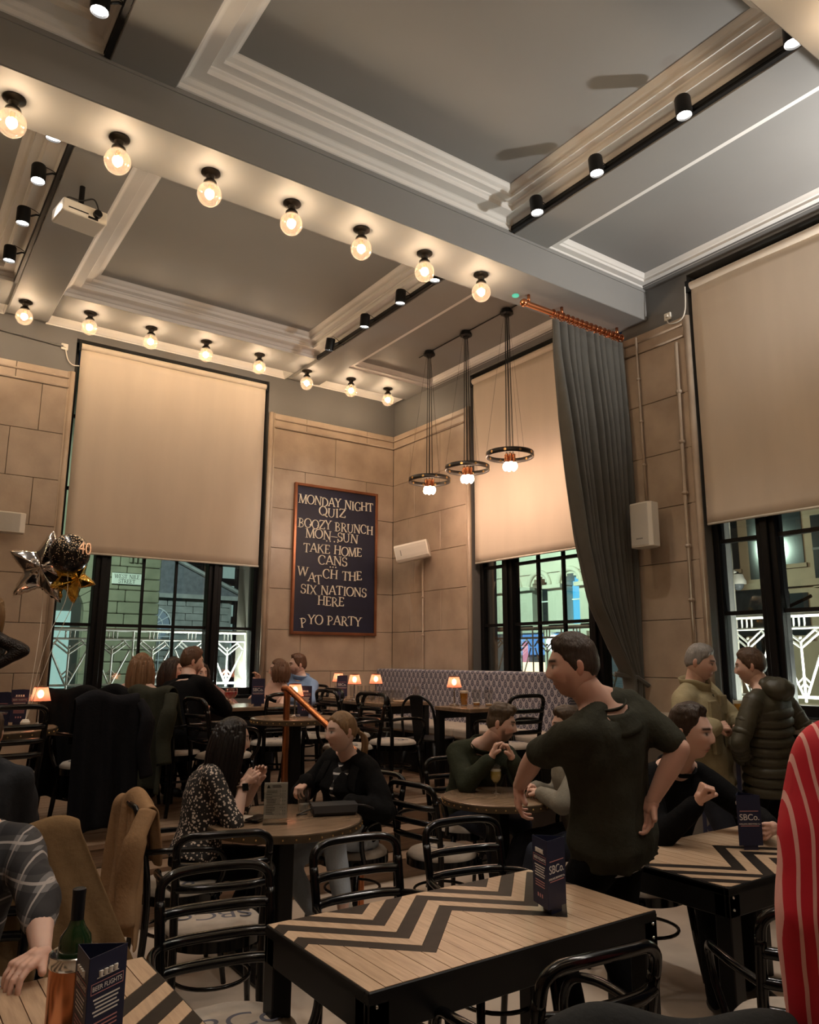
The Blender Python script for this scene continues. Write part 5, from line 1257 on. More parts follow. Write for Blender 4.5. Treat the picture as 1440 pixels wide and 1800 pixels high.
# seated man in black sweater
person('man in black sweater talking at the right-hand table',(3.58,2.84,.56),(3.53,2.60,1.08),-100,-74,
    [dict(w=(3.335,2.34,.955),pole=(-.4,.5,-1),pose='fist',dir=(.12,-.35,.85),palm=(.7,-.5,-.2)),dict(w=(3.665,2.165,.83),pole=(.9,.4,-.3),pose='grip',dir=(-.80,-.05,-.05),palm=(-.1,.9,0))],
    [((3.42,2.35,0),(0,-1,.3)),((3.72,2.38,0),(0,-1,.3))],dict(m=blackc,inf=.02,name='sweater',collar=.03,sleeve=.95),dict(m=blackt),S2,0,1.03,head_pos=(3.425,2.42,1.265),pitch=-4,roll=4,hair=sh('dark_crop',thick=.010,top=.012,recede=1),hairc=(.028,.018,.013),seed=4,head_s=1.06,extra=None)
# standing men by the window
def field_extra(root,O,d):
    sh_,el,wr,ar,side = d['A'][0]; q = sh_.lerp(el,.45); n = (d['r']-(el-sh_).normalized()*d['r'].dot(el-sh_)).normalized(); vdir = -(sh_-el).normalized(); n2 = (d['r']*.7+d['f']*.7).normalized()
    T = M.Translation(q-O+n2*.083) @ n2.to_track_quat('Z','Y').to_matrix().to_4x4()
    MB().lathe([(.045,-.004),(.045,.002),(.001,.003)],6,T=T).ob('arm_patch', mat('patch_white',(.55,.5,.5),.7), root); MB().lathe([(.03,.002),(.03,.004),(.001,.005)],6,T=T).ob('arm_patch', mat('patch_red',(.45,.06,.06),.7), root); MB().lathe([(.015,.005),(.012,.007),(.001,.008)],12,T=T).ob('arm_patch', mat('patch_blue',(.05,.07,.25),.7), root)
    for s in (-1,1):
        for t in (.72,.30):
            c = d['hip']+d['up']*(d['L']*t)+d['r']*s*.085+d['f']*(.155 if t > .5 else .15); o = bevel(MB().box(-.06,.06,-.012,.012,-.065,.065,M.Translation(c-O) @ d['f'].to_track_quat('Y','Z').to_matrix().to_4x4()).ob('pocket', field, root),.008,2)
    p = d['neck']-O; MB().tube([p+d['f']*.13+d['up']*-.06,p+d['f']*.162-d['up']*.3,p+d['f']*.155-d['up']*.62],.008,6).ob('zip', mat('zip_dark',(.06,.055,.04),.5), root)
person('grey-haired man in olive field jacket standing by the right window',(4.80,3.30,.93),(4.705,3.285,1.45),-78,-66,
    [dict(w=(4.64,3.09,1.19),pole=(-.7,.1,-.7),pose='clasp',dir=(.5,-.35,.05),palm=(.4,.4,-.6)),dict(w=(4.86,2.99,1.18),pole=(.9,.3,-.6),pose='clasp',dir=(-.75,.1,.05),palm=(-.2,.6,-.6))],
    [((4.72,3.25,0),(0,-1,0)),((4.90,3.38,0),(0,-1,0))],dict(m=field,inf=.034,hem=-.30,hemw=.02,fold=.014,name='field_jacket',collar=.075,open=1),dict(m=dkdenim),S2,0,1.02,head_pos=(4.70,3.21,1.60),pitch=-10,hair=sh('grey',thick=.009,top=.008),hairc=(.17,.16,.15),brow=(.12,.1,.09),extra=field_extra,seed=5)
def puffer_extra(root,O,d):
    # quilted rolls around the body and sleeves plus hood
    for k in range(9):
        t = -.28+.125*k; w = .160 if t < 0 else .142 if t < .6 else .146; pts = []
        for i in range(28):
            a = 2*math.pi*i/28; p = d['hip']+d['up']*(d['L']*t)+d['r']*math.cos(a)*(w+.008)+d['f']*math.sin(a)*(.126 if t < 0 else .108 if t < .8 else .085); pts.append(p-O)
        MB().tube(pts,.040,10,True,flat=.95).ob('quilt_roll', puffm, root, smooth=True)
    for sh_,el,wr,ar,side in d['A']:
        for k in range(9):
            t = k/8; c = sh_.lerp(el,t*2) if t < .5 else el.lerp(wr,(t-.5)*2*.95); ax = (el-sh_ if t < .5 else wr-el).normalized(); x = ax.orthogonal().normalized(); y = ax.cross(x); rr = .044-.012*t
            MB().tube([c-O+x*math.cos(a)*rr+y*math.sin(a)*rr for a in [2*math.pi*i/16 for i in range(16)]],.027,8,True).ob('quilt_roll', puffm, root, smooth=True)
    c = d['neck']-O-d['f']*.075+V((0,0,.005)); m = MB(); m.ell(c,(.125,.10,.085),20,14); m.ell(c+d['f']*.07+V((0,0,.03)),(.09,.075,.05),16,10); m = disp(remesh(m,.012,4),.014,14,3); m.ob('hood', puffm, root, smooth=True)
person('man in olive puffer jacket seen from behind at the right window',(5.02,2.95,.93),(4.985,2.905,1.43),92,112,
    [dict(w=(5.16,2.92,.93),pole=(.6,-.8,-.2),pose='relax'),dict(w=(4.88,3.06,.98),pole=(-.8,-.2,-.2),pose='relax',palm=(1,0,0))],
    [((5.05,2.86,0),(0,1,0)),((4.95,3.02,0),(0,1,0))],dict(m=puffm,inf=.016,hem=-.28,hemw=.0,name='puffer_jacket'),dict(m=blackt),S2,0,1.0,head_pos=(4.945,2.985,1.575),pitch=-6,hair=sh('chestnut',thick=.011,top=.008),hairc=(.06,.034,.02),extra=puffer_extra,seed=6)
# red striped shirt at the right edge
person('person in red and white striped shirt cut off by the right edge',(1.92,.76,.93),(1.875,.77,1.50),60,50,
    [dict(w=(2.02,.62,.9),pole=(1,-.5,0)),dict(w=(1.665,.92,.86),pole=(-.7,.1,.1),pose='relax')],[((1.98,.70,0),(.5,.8,0)),((1.86,.84,0),(.5,.8,0))],
    dict(m=stripe_m,inf=.036,hem=-.25,hemw=.02,fold=.012,fsc=7,name='striped_shirt',collar=.04),dict(m=dkdenim),S2,0,1.04,hair=sh('dark_brown'),hairc=(.035,.024,.018),seed=7)
# plaid person bottom left
person('person in grey and black plaid shirt resting a hand on the bottom left table',(.29,3.10,.56),(.33,3.04,1.07),-98,-100,
    [dict(w=(.12,2.52,.79),pole=(-1,.2,-.2),pose='relax'),dict(w=(.50,2.50,.80),pole=(1,.4,-.3),pose='relax',dir=(-.55,-.45,-.05),palm=(0,0,-1))],
    [((.22,2.62,0),(0,-1,.3)),((.52,2.62,0),(0,-1,.3))],dict(m=plaid_m,inf=.024,hem=-.1,fold=.010,name='plaid_shirt',sleeve=.74,collar=.04),dict(m=dkdenim),S2,0,1.0,head_pos=(.22,3.06,1.26),hair=sh('brown'),hairc=(.05,.032,.02),seed=8)
person('person in grey-blue hooded top at the far left, back to viewer',(.50,4.52,.56),(.55,4.56,1.08),70,80,
    [dict(w=(.74,4.86,.70),pole=(.5,-.6,-.8)),dict(w=(.30,4.82,.70),pole=(-1,-.3,-.5))],[((.62,4.98,0),(0,1,.3)),((.36,4.98,0),(0,1,.3))],dict(m=hood,inf=.03,fold=.012,name='hooded_top'),dict(m=dkdenim),S2,0,1.0,hair=sh('brown'),hairc=(.05,.032,.02),seed=9)
# two women at the round table
def watch(root,O,d):
    sh_,el,wr,ar,side = d['A'][0]; ax = (wr-el).normalized(); c = el.lerp(wr,.86)-O; x = ax.orthogonal().normalized(); y = ax.cross(x)
    MB().tube([c+x*math.cos(a)*.029+y*math.sin(a)*.029 for a in [2*math.pi*i/20 for i in range(20)]],.009,6,True,flat=.4).ob('watch_strap', mat('watch_strap_beige',(.30,.20,.15),.5), root)
    n = V((.1,-.8,.6)); n = (n-ax*n.dot(ax)).normalized(); bevel(MB().box(-.017,.017,-.02,.02,-.005,.006,M.Translation(c+n*.032) @ n.to_track_quat('Z','Y').to_matrix().to_4x4()).ob('watch_face', blk, root),.004,2)
person('woman with long black hair in spotted blouse holding up her hands',(1.58,4.28,.56),(1.665,4.30,1.02),-14,-8,
    [dict(w=(1.78,4.10,.955),pole=(-.2,-.35,-1),pose='hold',dir=(.62,.02,.55),palm=(.1,.75,-.5)),dict(w=(1.90,4.20,.93),pole=(.2,.45,-1),pose='hold',dir=(.2,-.12,.9),palm=(-.5,-.7,0))],
    [((1.85,4.22,0),(1,0,.3)),((1.85,4.42,0),(1,0,.3))],dict(m=spot_m,inf=.022,hem=-.12,sleeve=.62,fold=.009,name='blouse'),dict(m=blackt),S1,1,1.0,head_pos=(1.755,4.245,1.165),pitch=-5,hair=dict(style='long',name='black',thick=.014,len=.40,low=-.06),hairc=(.008,.006,.006),extra=watch,seed=10)
def jacket_extra(root,O,d):
    # striped top showing in the open front and wide collar flaps
    def dep(t):
        for p,q in zip(FEM,FEM[1:]):
            if p[0] <= t <= q[0]: k = (t-p[0])/(q[0]-p[0]); return p[2]+p[3]+(q[2]+q[3]-p[2]-p[3])*k
        return .05
    def fn(u,v):
        t = .965-.50*v; x = (u-.5)*(.15*(1-v)**.8+.012); q = d['hip']+d['up']*(d['L']*t)+d['r']*x+d['f']*(dep(t)+.036*(.5 if t > .9 else 1)-abs(x)*.35); return tuple(q-O)
    solid(MB().grid(fn,12,14).ob('striped_top', breton_m, root, smooth=True),.004)
    for s in (-1,1):
        def fl(u,v):
            q = d['neck']+d['up']*(.060-.19*u-.03*v)+d['r']*s*(.062+.062*v+.035*u)+d['f']*(-.015+.16*math.sin(u*1.5)+.012*v); return tuple(q-O)
        solid(MB().grid(fl,8,6).ob('collar_flap', jacketb, root, smooth=True),.008)
        p = d['neck']+d['up']*-.09+d['r']*s*.12+d['f']*.125-O; MB().ell(p,.006,8,6).ob('snap', chrome, root)
person('blonde ponytail woman in black jacket and pale ripped jeans',(2.63,4.36,.56),(2.545,4.275,1.02),202,176,
    [dict(w=(2.30,4.36,.875),pole=(.1,.9,-.6),pose='pinch',dir=(-.45,-.15,-.2),palm=(0,0,-1)),dict(w=(2.43,4.07,.79),pole=(.8,-.5,-.5),pose='relax',dir=(-.7,-.1,-.05))],
    [((2.40,4.32,.0),(-1,0,.3)),((2.38,4.02,.14),(-1,-.6,.5))],dict(m=jacketb,inf=.034,hem=-.14,fold=.016,name='jacket'),dict(m=denim,len=.8),S1,1,1.0,head_pos=(2.455,4.215,1.178),pitch=-2,hair=dict(style='pony',name='blonde',thick=.010,low=-.05,mess=.2),hairc=(.17,.10,.05),brow=(.10,.055,.03),extra=jacket_extra,seed=11,shoe_col=(.45,.42,.38))
# green jacket man and grey-sleeve person at the second round table
person('bearded man in dark green jacket with clasped hands at his mouth',(3.70,4.52,.56),(3.615,4.24,1.03),-112,-48,
    [dict(w=(3.475,3.985,.99),pole=(-.5,.1,-1),pose='clasp',dir=(.25,-.15,.75),palm=(.75,-.5,0)),dict(w=(3.585,3.915,.985),pole=(.6,.0,-1),pose='clasp',dir=(-.28,.12,.75),palm=(-.75,.5,0))],
    [((3.55,4.0,0),(0,-1,.3)),((3.85,4.05,0),(0,-1,.3))],dict(m=greenj,inf=.026,hem=-.14,fold=.012,name='jacket',collar=.045,sleeve=.93),dict(m=dkdenim),S2,0,1.0,head_pos=(3.60,4.03,1.185),pitch=-8,roll=-3,hair=sh('ash_brown',thick=.008,top=.024,mess=.6),hairc=(.055,.036,.022),beard=(.10,.06,.04),seed=12)
person('person with grey sleeve and dark jeans mostly hidden by the walking man',(3.86,3.52,.56),(3.78,3.55,1.05),150,155,
    [dict(w=(3.66,3.78,.80),pole=(.2,.3,-.8)),dict(w=(3.56,3.62,.80),pole=(-.6,-.7,-.5),pose='relax')],[((3.40,3.85,0),(-1,.3,.3)),((3.36,3.62,0),(-1,0,.3))],dict(m=greyk,inf=.024,name='knit_top'),dict(m=dkdenim),S2,0,1.0,hair=sh('brown'),hairc=(.05,.032,.02),seed=13)
# platform guests
person('woman with very long blonde hair seen from behind at the left window',(1.86,6.62,ZP+.55),(1.90,6.66,1.40),48,42,
    [dict(w=(2.16,6.78,1.24),pole=(.5,-.6,-1),pose='relax',dir=(.1,.1,1)),dict(w=(1.95,6.95,1.22),pole=(-.6,.2,-1))],[((2.1,6.9,ZP),(.6,.7,.3)),((1.95,7.0,ZP),(.6,.7,.3))],dict(m=blackc,inf=.014,sleeve=0,t1=.80,name='dark_top'),dict(m=blackt),S2,1,.97,hair=dict(style='long',name='long_blonde',thick=.014,len=.42,low=-.06,mess=.2),hairc=(.15,.08,.04),seed=14,vox=.015)
person('brown-haired man in black top at the window table, back to viewer',(2.13,6.30,ZP+.55),(2.24,6.42,1.44),28,2,
    [dict(w=(2.52,6.52,1.20),pole=(.6,-.7,-.6),pose='relax'),dict(w=(2.30,6.80,1.23),pole=(-.3,.6,-.8))],[((2.5,6.4,ZP),(1,.3,.3)),((2.4,6.6,ZP),(1,.3,.3))],dict(m=blackc,inf=.024,name='dark_shirt',collar=.04),dict(m=blackt),S2,0,1.0,head_pos=(2.285,6.475,1.585),pitch=-4,hair=sh('auburn',thick=.010,top=.012),hairc=(.075,.038,.022),beard=(.20,.09,.05),seed=15,vox=.015)
person('dark-haired person leaning in front of the left window',(2.20,7.32,ZP+.55),(2.30,7.10,1.36),-60,-40,
    [dict(w=(2.40,6.88,1.23),pole=(-.6,.2,-1)),dict(w=(2.58,7.0,1.23),pole=(.6,.4,-1))],[((2.3,6.95,ZP),(0,-1,.3)),((2.5,7.0,ZP),(0,-1,.3))],dict(m=blackc,inf=.02,name='dark_top'),dict(m=blackt),S2,1,1.0,hair=dict(style='long',name='dark',thick=.013,len=.24),hairc=(.03,.018,.014),seed=16,vox=.015)
person('person in dusty pink top across the window table',(2.72,7.52,ZP+.52),(2.76,7.46,1.36),-95,-80,
    [dict(w=(2.58,7.12,1.23),pole=(-.8,.2,-.6)),dict(w=(2.88,7.12,1.23),pole=(.8,.2,-.6))],[((2.65,7.1,ZP),(0,-1,.3)),((2.85,7.1,ZP),(0,-1,.3))],dict(m=pinkt,inf=.02,name='pink_top',sleeve=.5),dict(m=blackt),S2,1,.93,head_pos=(2.70,7.42,1.47),hair=dict(style='bob',name='dark2',thick=.012),hairc=(.03,.02,.015),seed=17,vox=.015)
person('woman in dark strappy top with hand at her chin by the navy sign',(3.62,7.68,ZP+.55),(3.63,7.52,1.37),188,158,
    [dict(w=(3.36,7.50,1.38),pole=(.2,.3,-1),pose='relax',dir=(-.1,-.05,.9)),dict(w=(3.30,7.30,1.22),pole=(.3,-.6,-.8),pose='relax')],[((3.25,7.7,ZP),(-1,0,.3)),((3.25,7.5,ZP),(-1,0,.3))],dict(m=blackc,inf=.012,sleeve=0,t1=.74,name='strappy_top'),dict(m=blackt),S2,1,.97,head_pos=(3.59,7.50,1.50),hair=dict(style='bob',name='mid_brown',thick=.012),hairc=(.09,.045,.025),seed=18,vox=.015)
person('smiling man in pale blue shirt beside the woman by the navy sign',(4.00,7.86,ZP+.55),(3.99,7.76,1.42),200,162,
    [dict(w=(3.60,7.85,1.24),pole=(.2,.6,-.8)),dict(w=(3.66,7.40,1.21),pole=(.4,-.7,-.6),pose='relax')],[((3.6,7.9,ZP),(-1,0,.3)),((3.6,7.7,ZP),(-1,0,.3))],dict(m=blue_sh,inf=.022,name='shirt',collar=.05,fold=.010),dict(m=dkdenim),S2,0,1.0,head_pos=(3.945,7.765,1.545),hair=sh('auburn2',thick=.009,top=.012,recede=1),hairc=(.085,.04,.022),beard=(.30,.15,.10),seed=19,vox=.015)
person('person in black sequined top standing at the left edge',(.78,7.24,ZP+.92),(.80,7.22,ZP+1.42),20,20,
    [dict(w=(.86,7.0,ZP+1.12),pole=(.9,-.5,-.1),pose='relax'),dict(w=(.7,7.5,ZP+.95),pole=(-.3,1,0))],[((.80,7.18,ZP),(1,0,0)),((.76,7.34,ZP),(1,0,0))],dict(m=sequin,inf=.018,name='sequined_top'),dict(m=blackt),S2,1,.98,hair=dict(style='long',name='honey',thick=.014,len=.34),hairc=(.13,.075,.03),seed=20,vox=.015)
# ================================================================ OUTSIDE THE WINDOWS
ash = mat('street_ashlar',(.26,.265,.20),.85,vscale=2.5,col2=(.38,.38,.29),bump=.2,bscale=14)
slate = mat('slate_roof',(.10,.11,.12),.7,var=.25,vscale=6); dkglass = mat('dark_window_glass',(.012,.016,.02),.1,spec=.6); pale_st = mat('pale_render',(.50,.52,.44),.8,var=.06,vscale=1.5); brown_st = mat('brown_sandstone',(.26,.21,.15),.85,var=.15,vscale=2)
lit = lambda n,c,s: emis(n,c,s)
st(MB().box(-8,40,8.85,60,-.35,-.3).box(6.05,40,-12,8.85,-.35,-.3).ob('ground_street', mat('asphalt',(.03,.03,.032),.8,var=.3,vscale=4)))
# ashlar building opposite with arched door
ab = empty('ashlar_building',(4,20.3,-.3),0,'pale rusticated stone building with arched doorway across the street','building')
def rel(mb, O): mb.v = [(x-O[0],y-O[1],z-O[2]) for x,y,z in mb.v]; return mb
AO = (4,20.3,-.3)
rel(MB().box(-2.5,2.95,20.12,21,-.3,9).box(2.95,4.25,20.12,21,3.45,9).box(4.25,6.05,20.12,21,-.3,9),AO).ob('wall', ash, ab)
rb = random.Random(4); z = -.28; i = 0
while z < 5.6:
    for (xa,xb,off) in ((4.62,6.1,0),(.6,2.6,1)):
        x = xa-(.30 if i%2 else 0)*(1 if off == 0 else 0)
        x = xa; k = 0
        while x < xb-.01:
            w = (.62 if (i+k)%2 else .44); xe = min(x+w,xb)
            if xb-xe < .15: xe = xb
            bevel(rel(MB().box(x+.008,xe-.008,19.98+rb.uniform(-.01,.01),20.14,z+.008,z+.30-.008),AO).ob('stone_block', ash, ab),.02,1); x = xe; k += 1
    z += .30; i += 1
for k in range(11):                                   # arch stones
    a0 = math.pi*k/11; a1 = math.pi*(k+1)/11; c = (3.6,2.75)
    for r0,r1,yy in ((.66,.80,19.96),(.80,1.02,20.02)):
        P = [(c[0]+r*math.cos(a),c[1]+r*math.sin(a)) for r,a in ((r0,a0+.01),(r1,a0+.01),(r1,a1-.01),(r0,a1-.01))]
        m = MB().prism(P,0,.2,M(((1,0,0,0),(0,0,1,yy),(0,1,0,0),(0,0,0,1)))); rel(m,AO).ob('arch_stone', ash, ab)
for s in (-1,1):
    for k in range(8): rel(MB().box(3.6+s*.83-.17,3.6+s*.83+.17,19.98,20.2,-.28+k*.38,-.28+k*.38+.37),AO).ob('jamb_stone', ash, ab)
rel(MB().box(2.94,4.26,20.22,20.26,-.3,3.5),AO).ob('door_recess', mat('door_dark',(.03,.035,.035),.6), ab)
rel(MB().box(3.62,4.02,20.18,20.22,.9,2.75),AO).ob('lit_door_glass', lit('door_glow',(.55,.9,.82),.45), ab)
rel(MB().box(3.05,3.5,20.18,20.22,.2,2.75),AO).ob('door_leaf', mat('door_paint',(.10,.12,.11),.5), ab)
rel(MB().box(4.5,6.15,19.9,20.1,4.25,4.45),AO).ob('string_course', ash, ab)
for k in range(3): rel(MB().box(5.25+k*.12,5.31+k*.12,19.86,19.98,4.02,4.24),AO).ob('bracket', ash, ab)
sn = empty('street_sign',(5.23,19.93,3.60),0,'white street name plate reading West Nile Street on the stone building','sign')
bevel(MB().box(-.37,.37,0,.03,-.15,.15).ob('plate', mat('plate_white',(.9,.95,.92),.4), sn),.02,2)
sgm = mat('plate_green',(.004,.012,.010),.6,spec=.1)
for a in ((-.37,.37,-.006,-.001,.138,.15),(-.37,.37,-.006,-.001,-.15,-.138)): MB().box(*a).ob('plate_border', sgm, sn)
line('WEST NILE',-.31,.31,.055,.10,sn,sgm,{},0,0,-.001,.02); line('STREET',-.21,.21,-.065,.10,sn,sgm,{},0,0,-.001,.02)
# pedimented building and fanlight
pb = empty('pediment_building',(10.5,30,-.3),0,'grey stone building with a sloping pediment roof and round fanlight','building'); PO = (10.5,30,-.3)
dst = mat('grey_ashlar',(.25,.27,.25),.85,var=.2,vscale=3)
rel(MB().box(7.2,12.2,30.2,34,-.3,4.0),PO).ob('wall', dst, pb)
for i in range(13):
    x = 7.3+.3*(i%2)
    while x < 12.0:
        rel(MB().box(x+.01,min(x+.72,12.1)-.01,30.12,30.22,.3+.28*i+.01,.3+.28*i+.27),PO).ob('stone_block', dst, pb); x += .74
rel(MB().prism([(4.0,4.0),(12.6,4.0),(12.6,4.15),(8.2,6.1),(4.0,7.9)],30.0,33,M(((1,0,0,0),(0,0,1,0),(0,1,0,0),(0,0,0,1)))),PO).ob('pediment', slate, pb)
rel(MB().box(4,12.8,29.8,30.3,3.95,4.12),PO).ob('cornice', dst, pb)
rel(MB().tube([(12.7,29.9,4.15),(8.2,29.9,6.15),(4,29.9,8.0)],.09,6),PO).ob('raking_cornice', dst, pb)
fm = mat('fanlight_paint',(.6,.66,.68),.5); c = (9.0,2.9)
rel(MB().lathe([(.62,0),(.62,.05)],24,T=M(((1,0,0,c[0]),(0,0,1,30.05),(0,1,0,c[1]),(0,0,0,1)))),PO).ob('fanlight_glass', lit('fan_glow',(.25,.4,.5),.25), pb)
for k in range(7):
    a = math.pi*k/6; rel(MB().tube([(c[0],30.0,c[1]),(c[0]+.66*math.cos(a),30.0,c[1]+.66*math.sin(a))],.02,5),PO).ob('glazing_bar', fm, pb)
for r in (.33,.66): rel(MB().tube([(c[0]+r*math.cos(a),30.0,c[1]+r*math.sin(a)) for a in [math.pi*i/16 for i in range(17)]],.022,5),PO).ob('glazing_bar', fm, pb)
for k in range(5): rel(MB().tube([(8.4,30.0,2.9-.45*k),(9.7,30.0,2.9-.45*k)],.018,5),PO).ob('glazing_bar', fm, pb)
for k in range(4): rel(MB().tube([(8.45+.4*k,30.0,2.9),(8.45+.4*k,30.0,.9)],.018,5),PO).ob('glazing_bar', fm, pb)
# dark office tower
ot = empty('office_tower',(20,48,-.3),0,'dark office tower with rows of dim lit windows','building'); OO = (20,48,-.3)
rel(MB().box(15,27,48.3,56,-.3,24),OO).ob('facade', mat('tower_dark',(.02,.023,.028),.5), ot)
ro = random.Random(9)
for i in range(9):
    for j in range(9):
        x = 15.3+i*1.15; z = .6+j*1.25; m = lit('office_dim',(.45,.65,.6),.35) if ro.random() < .45 else dkglass
        rel(MB().box(x,x+.85,48.2,48.3,z,z+.75),OO).ob('window', m, ot)
    rel(MB().box(15.1+i*1.15,15.25+i*1.15,48.05,48.3,-.3,14),OO).ob('mullion_fin', MATS['tower_dark'], ot)
# pale arched building seen through the middle window
rbld = empty('arched_building',(15.4,15,-.3),0,'pale green-lit building with tall arched windows across the side street','building'); BO = (15.4,15,-.3)
wn = [16.35,15.2,14.05,12.9]; hw = .30
mb = MB(); ys = [22.0]
for c in wn: ys += [c+hw,c-hw]
ys.append(12.0)
for a,b in zip(ys[::2],ys[1::2]): mb.box(15.1,16,b,a,2.5,3.6)
mb.box(15.1,16,12.0,22,3.95,9).box(15.1,16,12.0,22,2.35,2.55)
for c in wn:
    n = 8
    for k in range(n):
        a0 = math.pi*k/n; a1 = math.pi*(k+1)/n; y0,y1 = c+hw*math.cos(a0),c+hw*math.cos(a1); zz = 3.6+hw*min(math.sin(a0),math.sin(a1)); mb.box(15.1,16,min(y0,y1),max(y0,y1),zz,3.96)
for a,b in zip(ys[::2],ys[1::2]): mb.box(15.1,16,b,a,3.58,3.97)
rel(mb,BO).ob('wall', pale_st, rbld)
for i,c in enumerate(wn):
    rel(MB().box(15.5,15.55,c-hw,c+hw,2.5,3.95),BO).ob('window', lit('blue_room',(.1,.55,.9),1.1) if i == 2 else dkglass, rbld)
    rel(MB().tube([(15.08,c+(hw+.11)*math.cos(a),3.6+(hw+.11)*math.sin(a)) for a in [math.pi*k/14 for k in range(15)]],.07,8),BO).ob('hood_mould', pale_st, rbld, smooth=True)
    rel(MB().box(15.45,15.5,c-hw,c+hw,3.2,3.24),BO).ob('sash_rail', fm, rbld)
for a,b in zip(ys[::2],ys[1::2]): rel(MB().box(14.95,15.15,b-.06,a+.06,3.52,3.62),BO).ob('impost', pale_st, rbld)
# shopfront below
for i,(y0,y1,z0,z1,c,s) in enumerate(((14.9,15.9,1.0,1.55,(1,.72,.42),2.4),(13.6,14.7,.9,1.5,(1,.6,.3),1.6),(15.0,16.2,1.75,2.3,(.12,.35,.85),.9),(13.5,14.8,1.7,2.3,(.1,.4,.95),1.3),(15.65,15.85,1.55,2.1,(.9,.35,.5),.8))):
    rel(MB().box(15.06-.012*i,15.1-.012*i,y0,y1,z0,z1),BO).ob('lit_shop_window', lit('shop_%d'%i,c,s), rbld)
rel(MB().box(15.1,16,12,22,-.3,2.35),BO).ob('shopfront', mat('shop_dark',(.05,.06,.08),.4), rbld)
for y0 in (13.5,14.75,16.2,17.4): rel(MB().box(14.9,15.15,y0-.12,y0+.12,-.3,2.35),BO).ob('shop_pilaster', pale_st, rbld)
rel(MB().ell((14.9,14.5,2.05),.22,16,10),BO).ob('globe_light', lit('white_globe',(.75,.9,1),4), rbld)
# brown building seen through the right window
bb_ = empty('brown_building',(18.3,9.8,-.3),0,'brown sandstone building with dark sash windows seen through the right window','building'); QO = (18.3,9.8,-.3)
rel(MB().box(18,19,2,11.9,-.3,10),QO).ob('wall', brown_st, bb_)
for (c,z0,z1,w) in ((11.15,3.9,5.4,.42),(10.35,3.6,5.6,.62),(9.5,3.9,5.3,.45),(8.8,3.4,5.0,.5),(11.1,1.9,2.9,.42),(10.35,1.6,3.1,.62),(9.5,2.2,3.2,.45),(8.7,1.6,2.9,.5),(7.7,3.5,5.0,.5),(7.7,1.6,2.9,.5)):
    w_ = rel(MB().box(17.96,18.02,c-w/2,c+w/2,z0,z1),QO).ob('window', dkglass, bb_); rel(MB().box(17.93,17.99,c-w/2-.06,c+w/2+.06,z0-.1,z0),QO).ob('window_sill', brown_st, bb_); rel(MB().box(17.94,17.98,c-w/2,c+w/2,(z0+z1)/2-.03,(z0+z1)/2+.03),QO).ob('sash_rail', mat('tower_dark',(.02,.023,.028)), bb_)
for z in (3.35,5.7): rel(MB().box(17.85,18.02,2,11.9,z,z+.15),QO).ob('string_course', brown_st, bb_)
rel(MB().box(17.9,17.95,9.95,10.3,2.5,2.85),QO).ob('blue_screen', lit('blue_sign',(.03,.15,1),2.2), bb_)
ub = empty('signal_cabinet',(13,7.55,-.3),0,'weathered grey box on a post outside the right window','cabinet'); bevel(MB().box(-.3,.3,-.38,.38,2.35,3.15).ob('box', mat('cabinet_grey',(.16,.19,.2),.7,var=.3,vscale=6), ub),.04,2); MB().tube([(0,0,0),(0,0,2.4)],.06,10).ob('post', blk_metal, ub); MB().tube([(0,-.4,2.8),(0,-.9,3.0)],.03,6).ob('arm', blk_metal, ub)
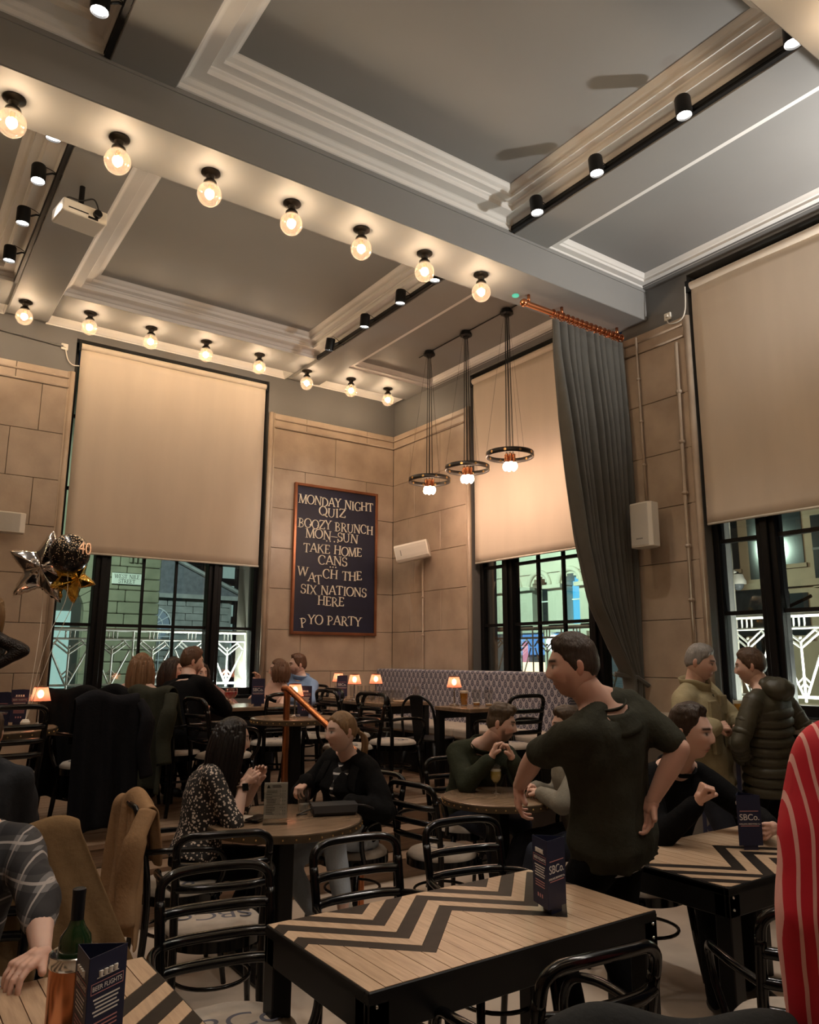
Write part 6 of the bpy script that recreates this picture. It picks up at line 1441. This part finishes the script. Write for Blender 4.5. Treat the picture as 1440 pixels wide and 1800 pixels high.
# outer columns beside the windows and CCTV dome
outp = mat('outer_stone',(.62,.58,.48),.7,var=.06,vscale=4)
tag(MB().box(6.08,6.5,4.02,4.6,-.3,6).ob('stone_pier', outp),'pale stone pier lit from below outside the right window','pier'); tag(MB().box(3.84,4.4,8.88,9.3,-.3,6).ob('stone_pier', outp),'pale stone pier lit from below outside the left window','pier')
cc = empty('security_camera',(6.62,4.06,2.32),0,'white security dome camera outside the right window','camera'); MB().lathe([(.03,.10),(.05,.09),(.06,.06),(.075,.03),(.075,.0)],20).ob('housing', white_plastic, cc, smooth=True, angle=40); MB().ell((0,0,0),(.055,.055,.06),16,10).ob('dome', mat('dome_glass',(.12,.13,.14),.08,coat=1), cc, smooth=True); MB().tube([(0,0,.10),(-.05,.02,.12),(-.13,.04,.12)],.022,8).ob('bracket', white_plastic, cc, smooth=True)
# art deco railings
railm = mat('railing_paint',(.78,.78,.74),.5)
def railing(label, o, du, centres, z0, z1):
    du = V(du); o = V(o); r = empty('window_railing',(o.x,o.y,z0),0,label,'railing'); H = z1-z0; hw = .225
    def P(u,z): q = du*u; return (q.x,q.y,z)
    def bar(a,b,rad=.011,nm='bar'): MB().tube([P(*a),P(*b)],rad,4).ob(nm, railm, r)
    u0,u1 = centres[0]-hw,centres[-1]+hw
    bar((u0,H),(u1,H),.02,'top_rail'); bar((u0,H-.105),(u1,H-.105),.012,'mid_rail'); bar((u0,.06),(u1,.06),.012,'bottom_rail')
    for c in centres:
        bar((c-hw,0),(c-hw,H),.012,'post')
        for k in (-1,0,1): bar((c+k*.045,H-.1),(c+k*.045,H-.02),.009,'spindle')
        bar((c,.02),(c,H-.22),.012,'stem'); MB().ell(P(c,H-.185),.014,8,6).ob('bead', railm, r)
        for s in (-1,1):
            bar((c,H-.22),(c+s*.12,H-.125),.010); bar((c,H-.27),(c+s*.16,H-.145),.010); bar((c+s*.12,H-.115),(c+s*.2,H-.2),.010); bar((c+s*.19,H-.22),(c+s*.012,.06),.011); bar((c,.22),(c+s*.055,.17),.008); bar((c,.17),(c+s*.04,.13),.008)
    bar((u1,0),(u1,H),.012,'post'); return r
railing('art deco railing outside the left window',(0,8.98,1.27),(1,0,0),[1.35,1.8,2.25,2.7,3.15,3.6],1.27,1.93)
railing('art deco railing outside the right window',(6.25,0,1.27),(0,1,0),[1.5,1.95,2.4,2.86,3.32,3.78],1.27,1.99)
railing('art deco railing outside the middle window',(6.25,0,1.27),(0,1,0),[4.85,5.3,5.75,6.2,6.65,7.1],1.27,1.97)
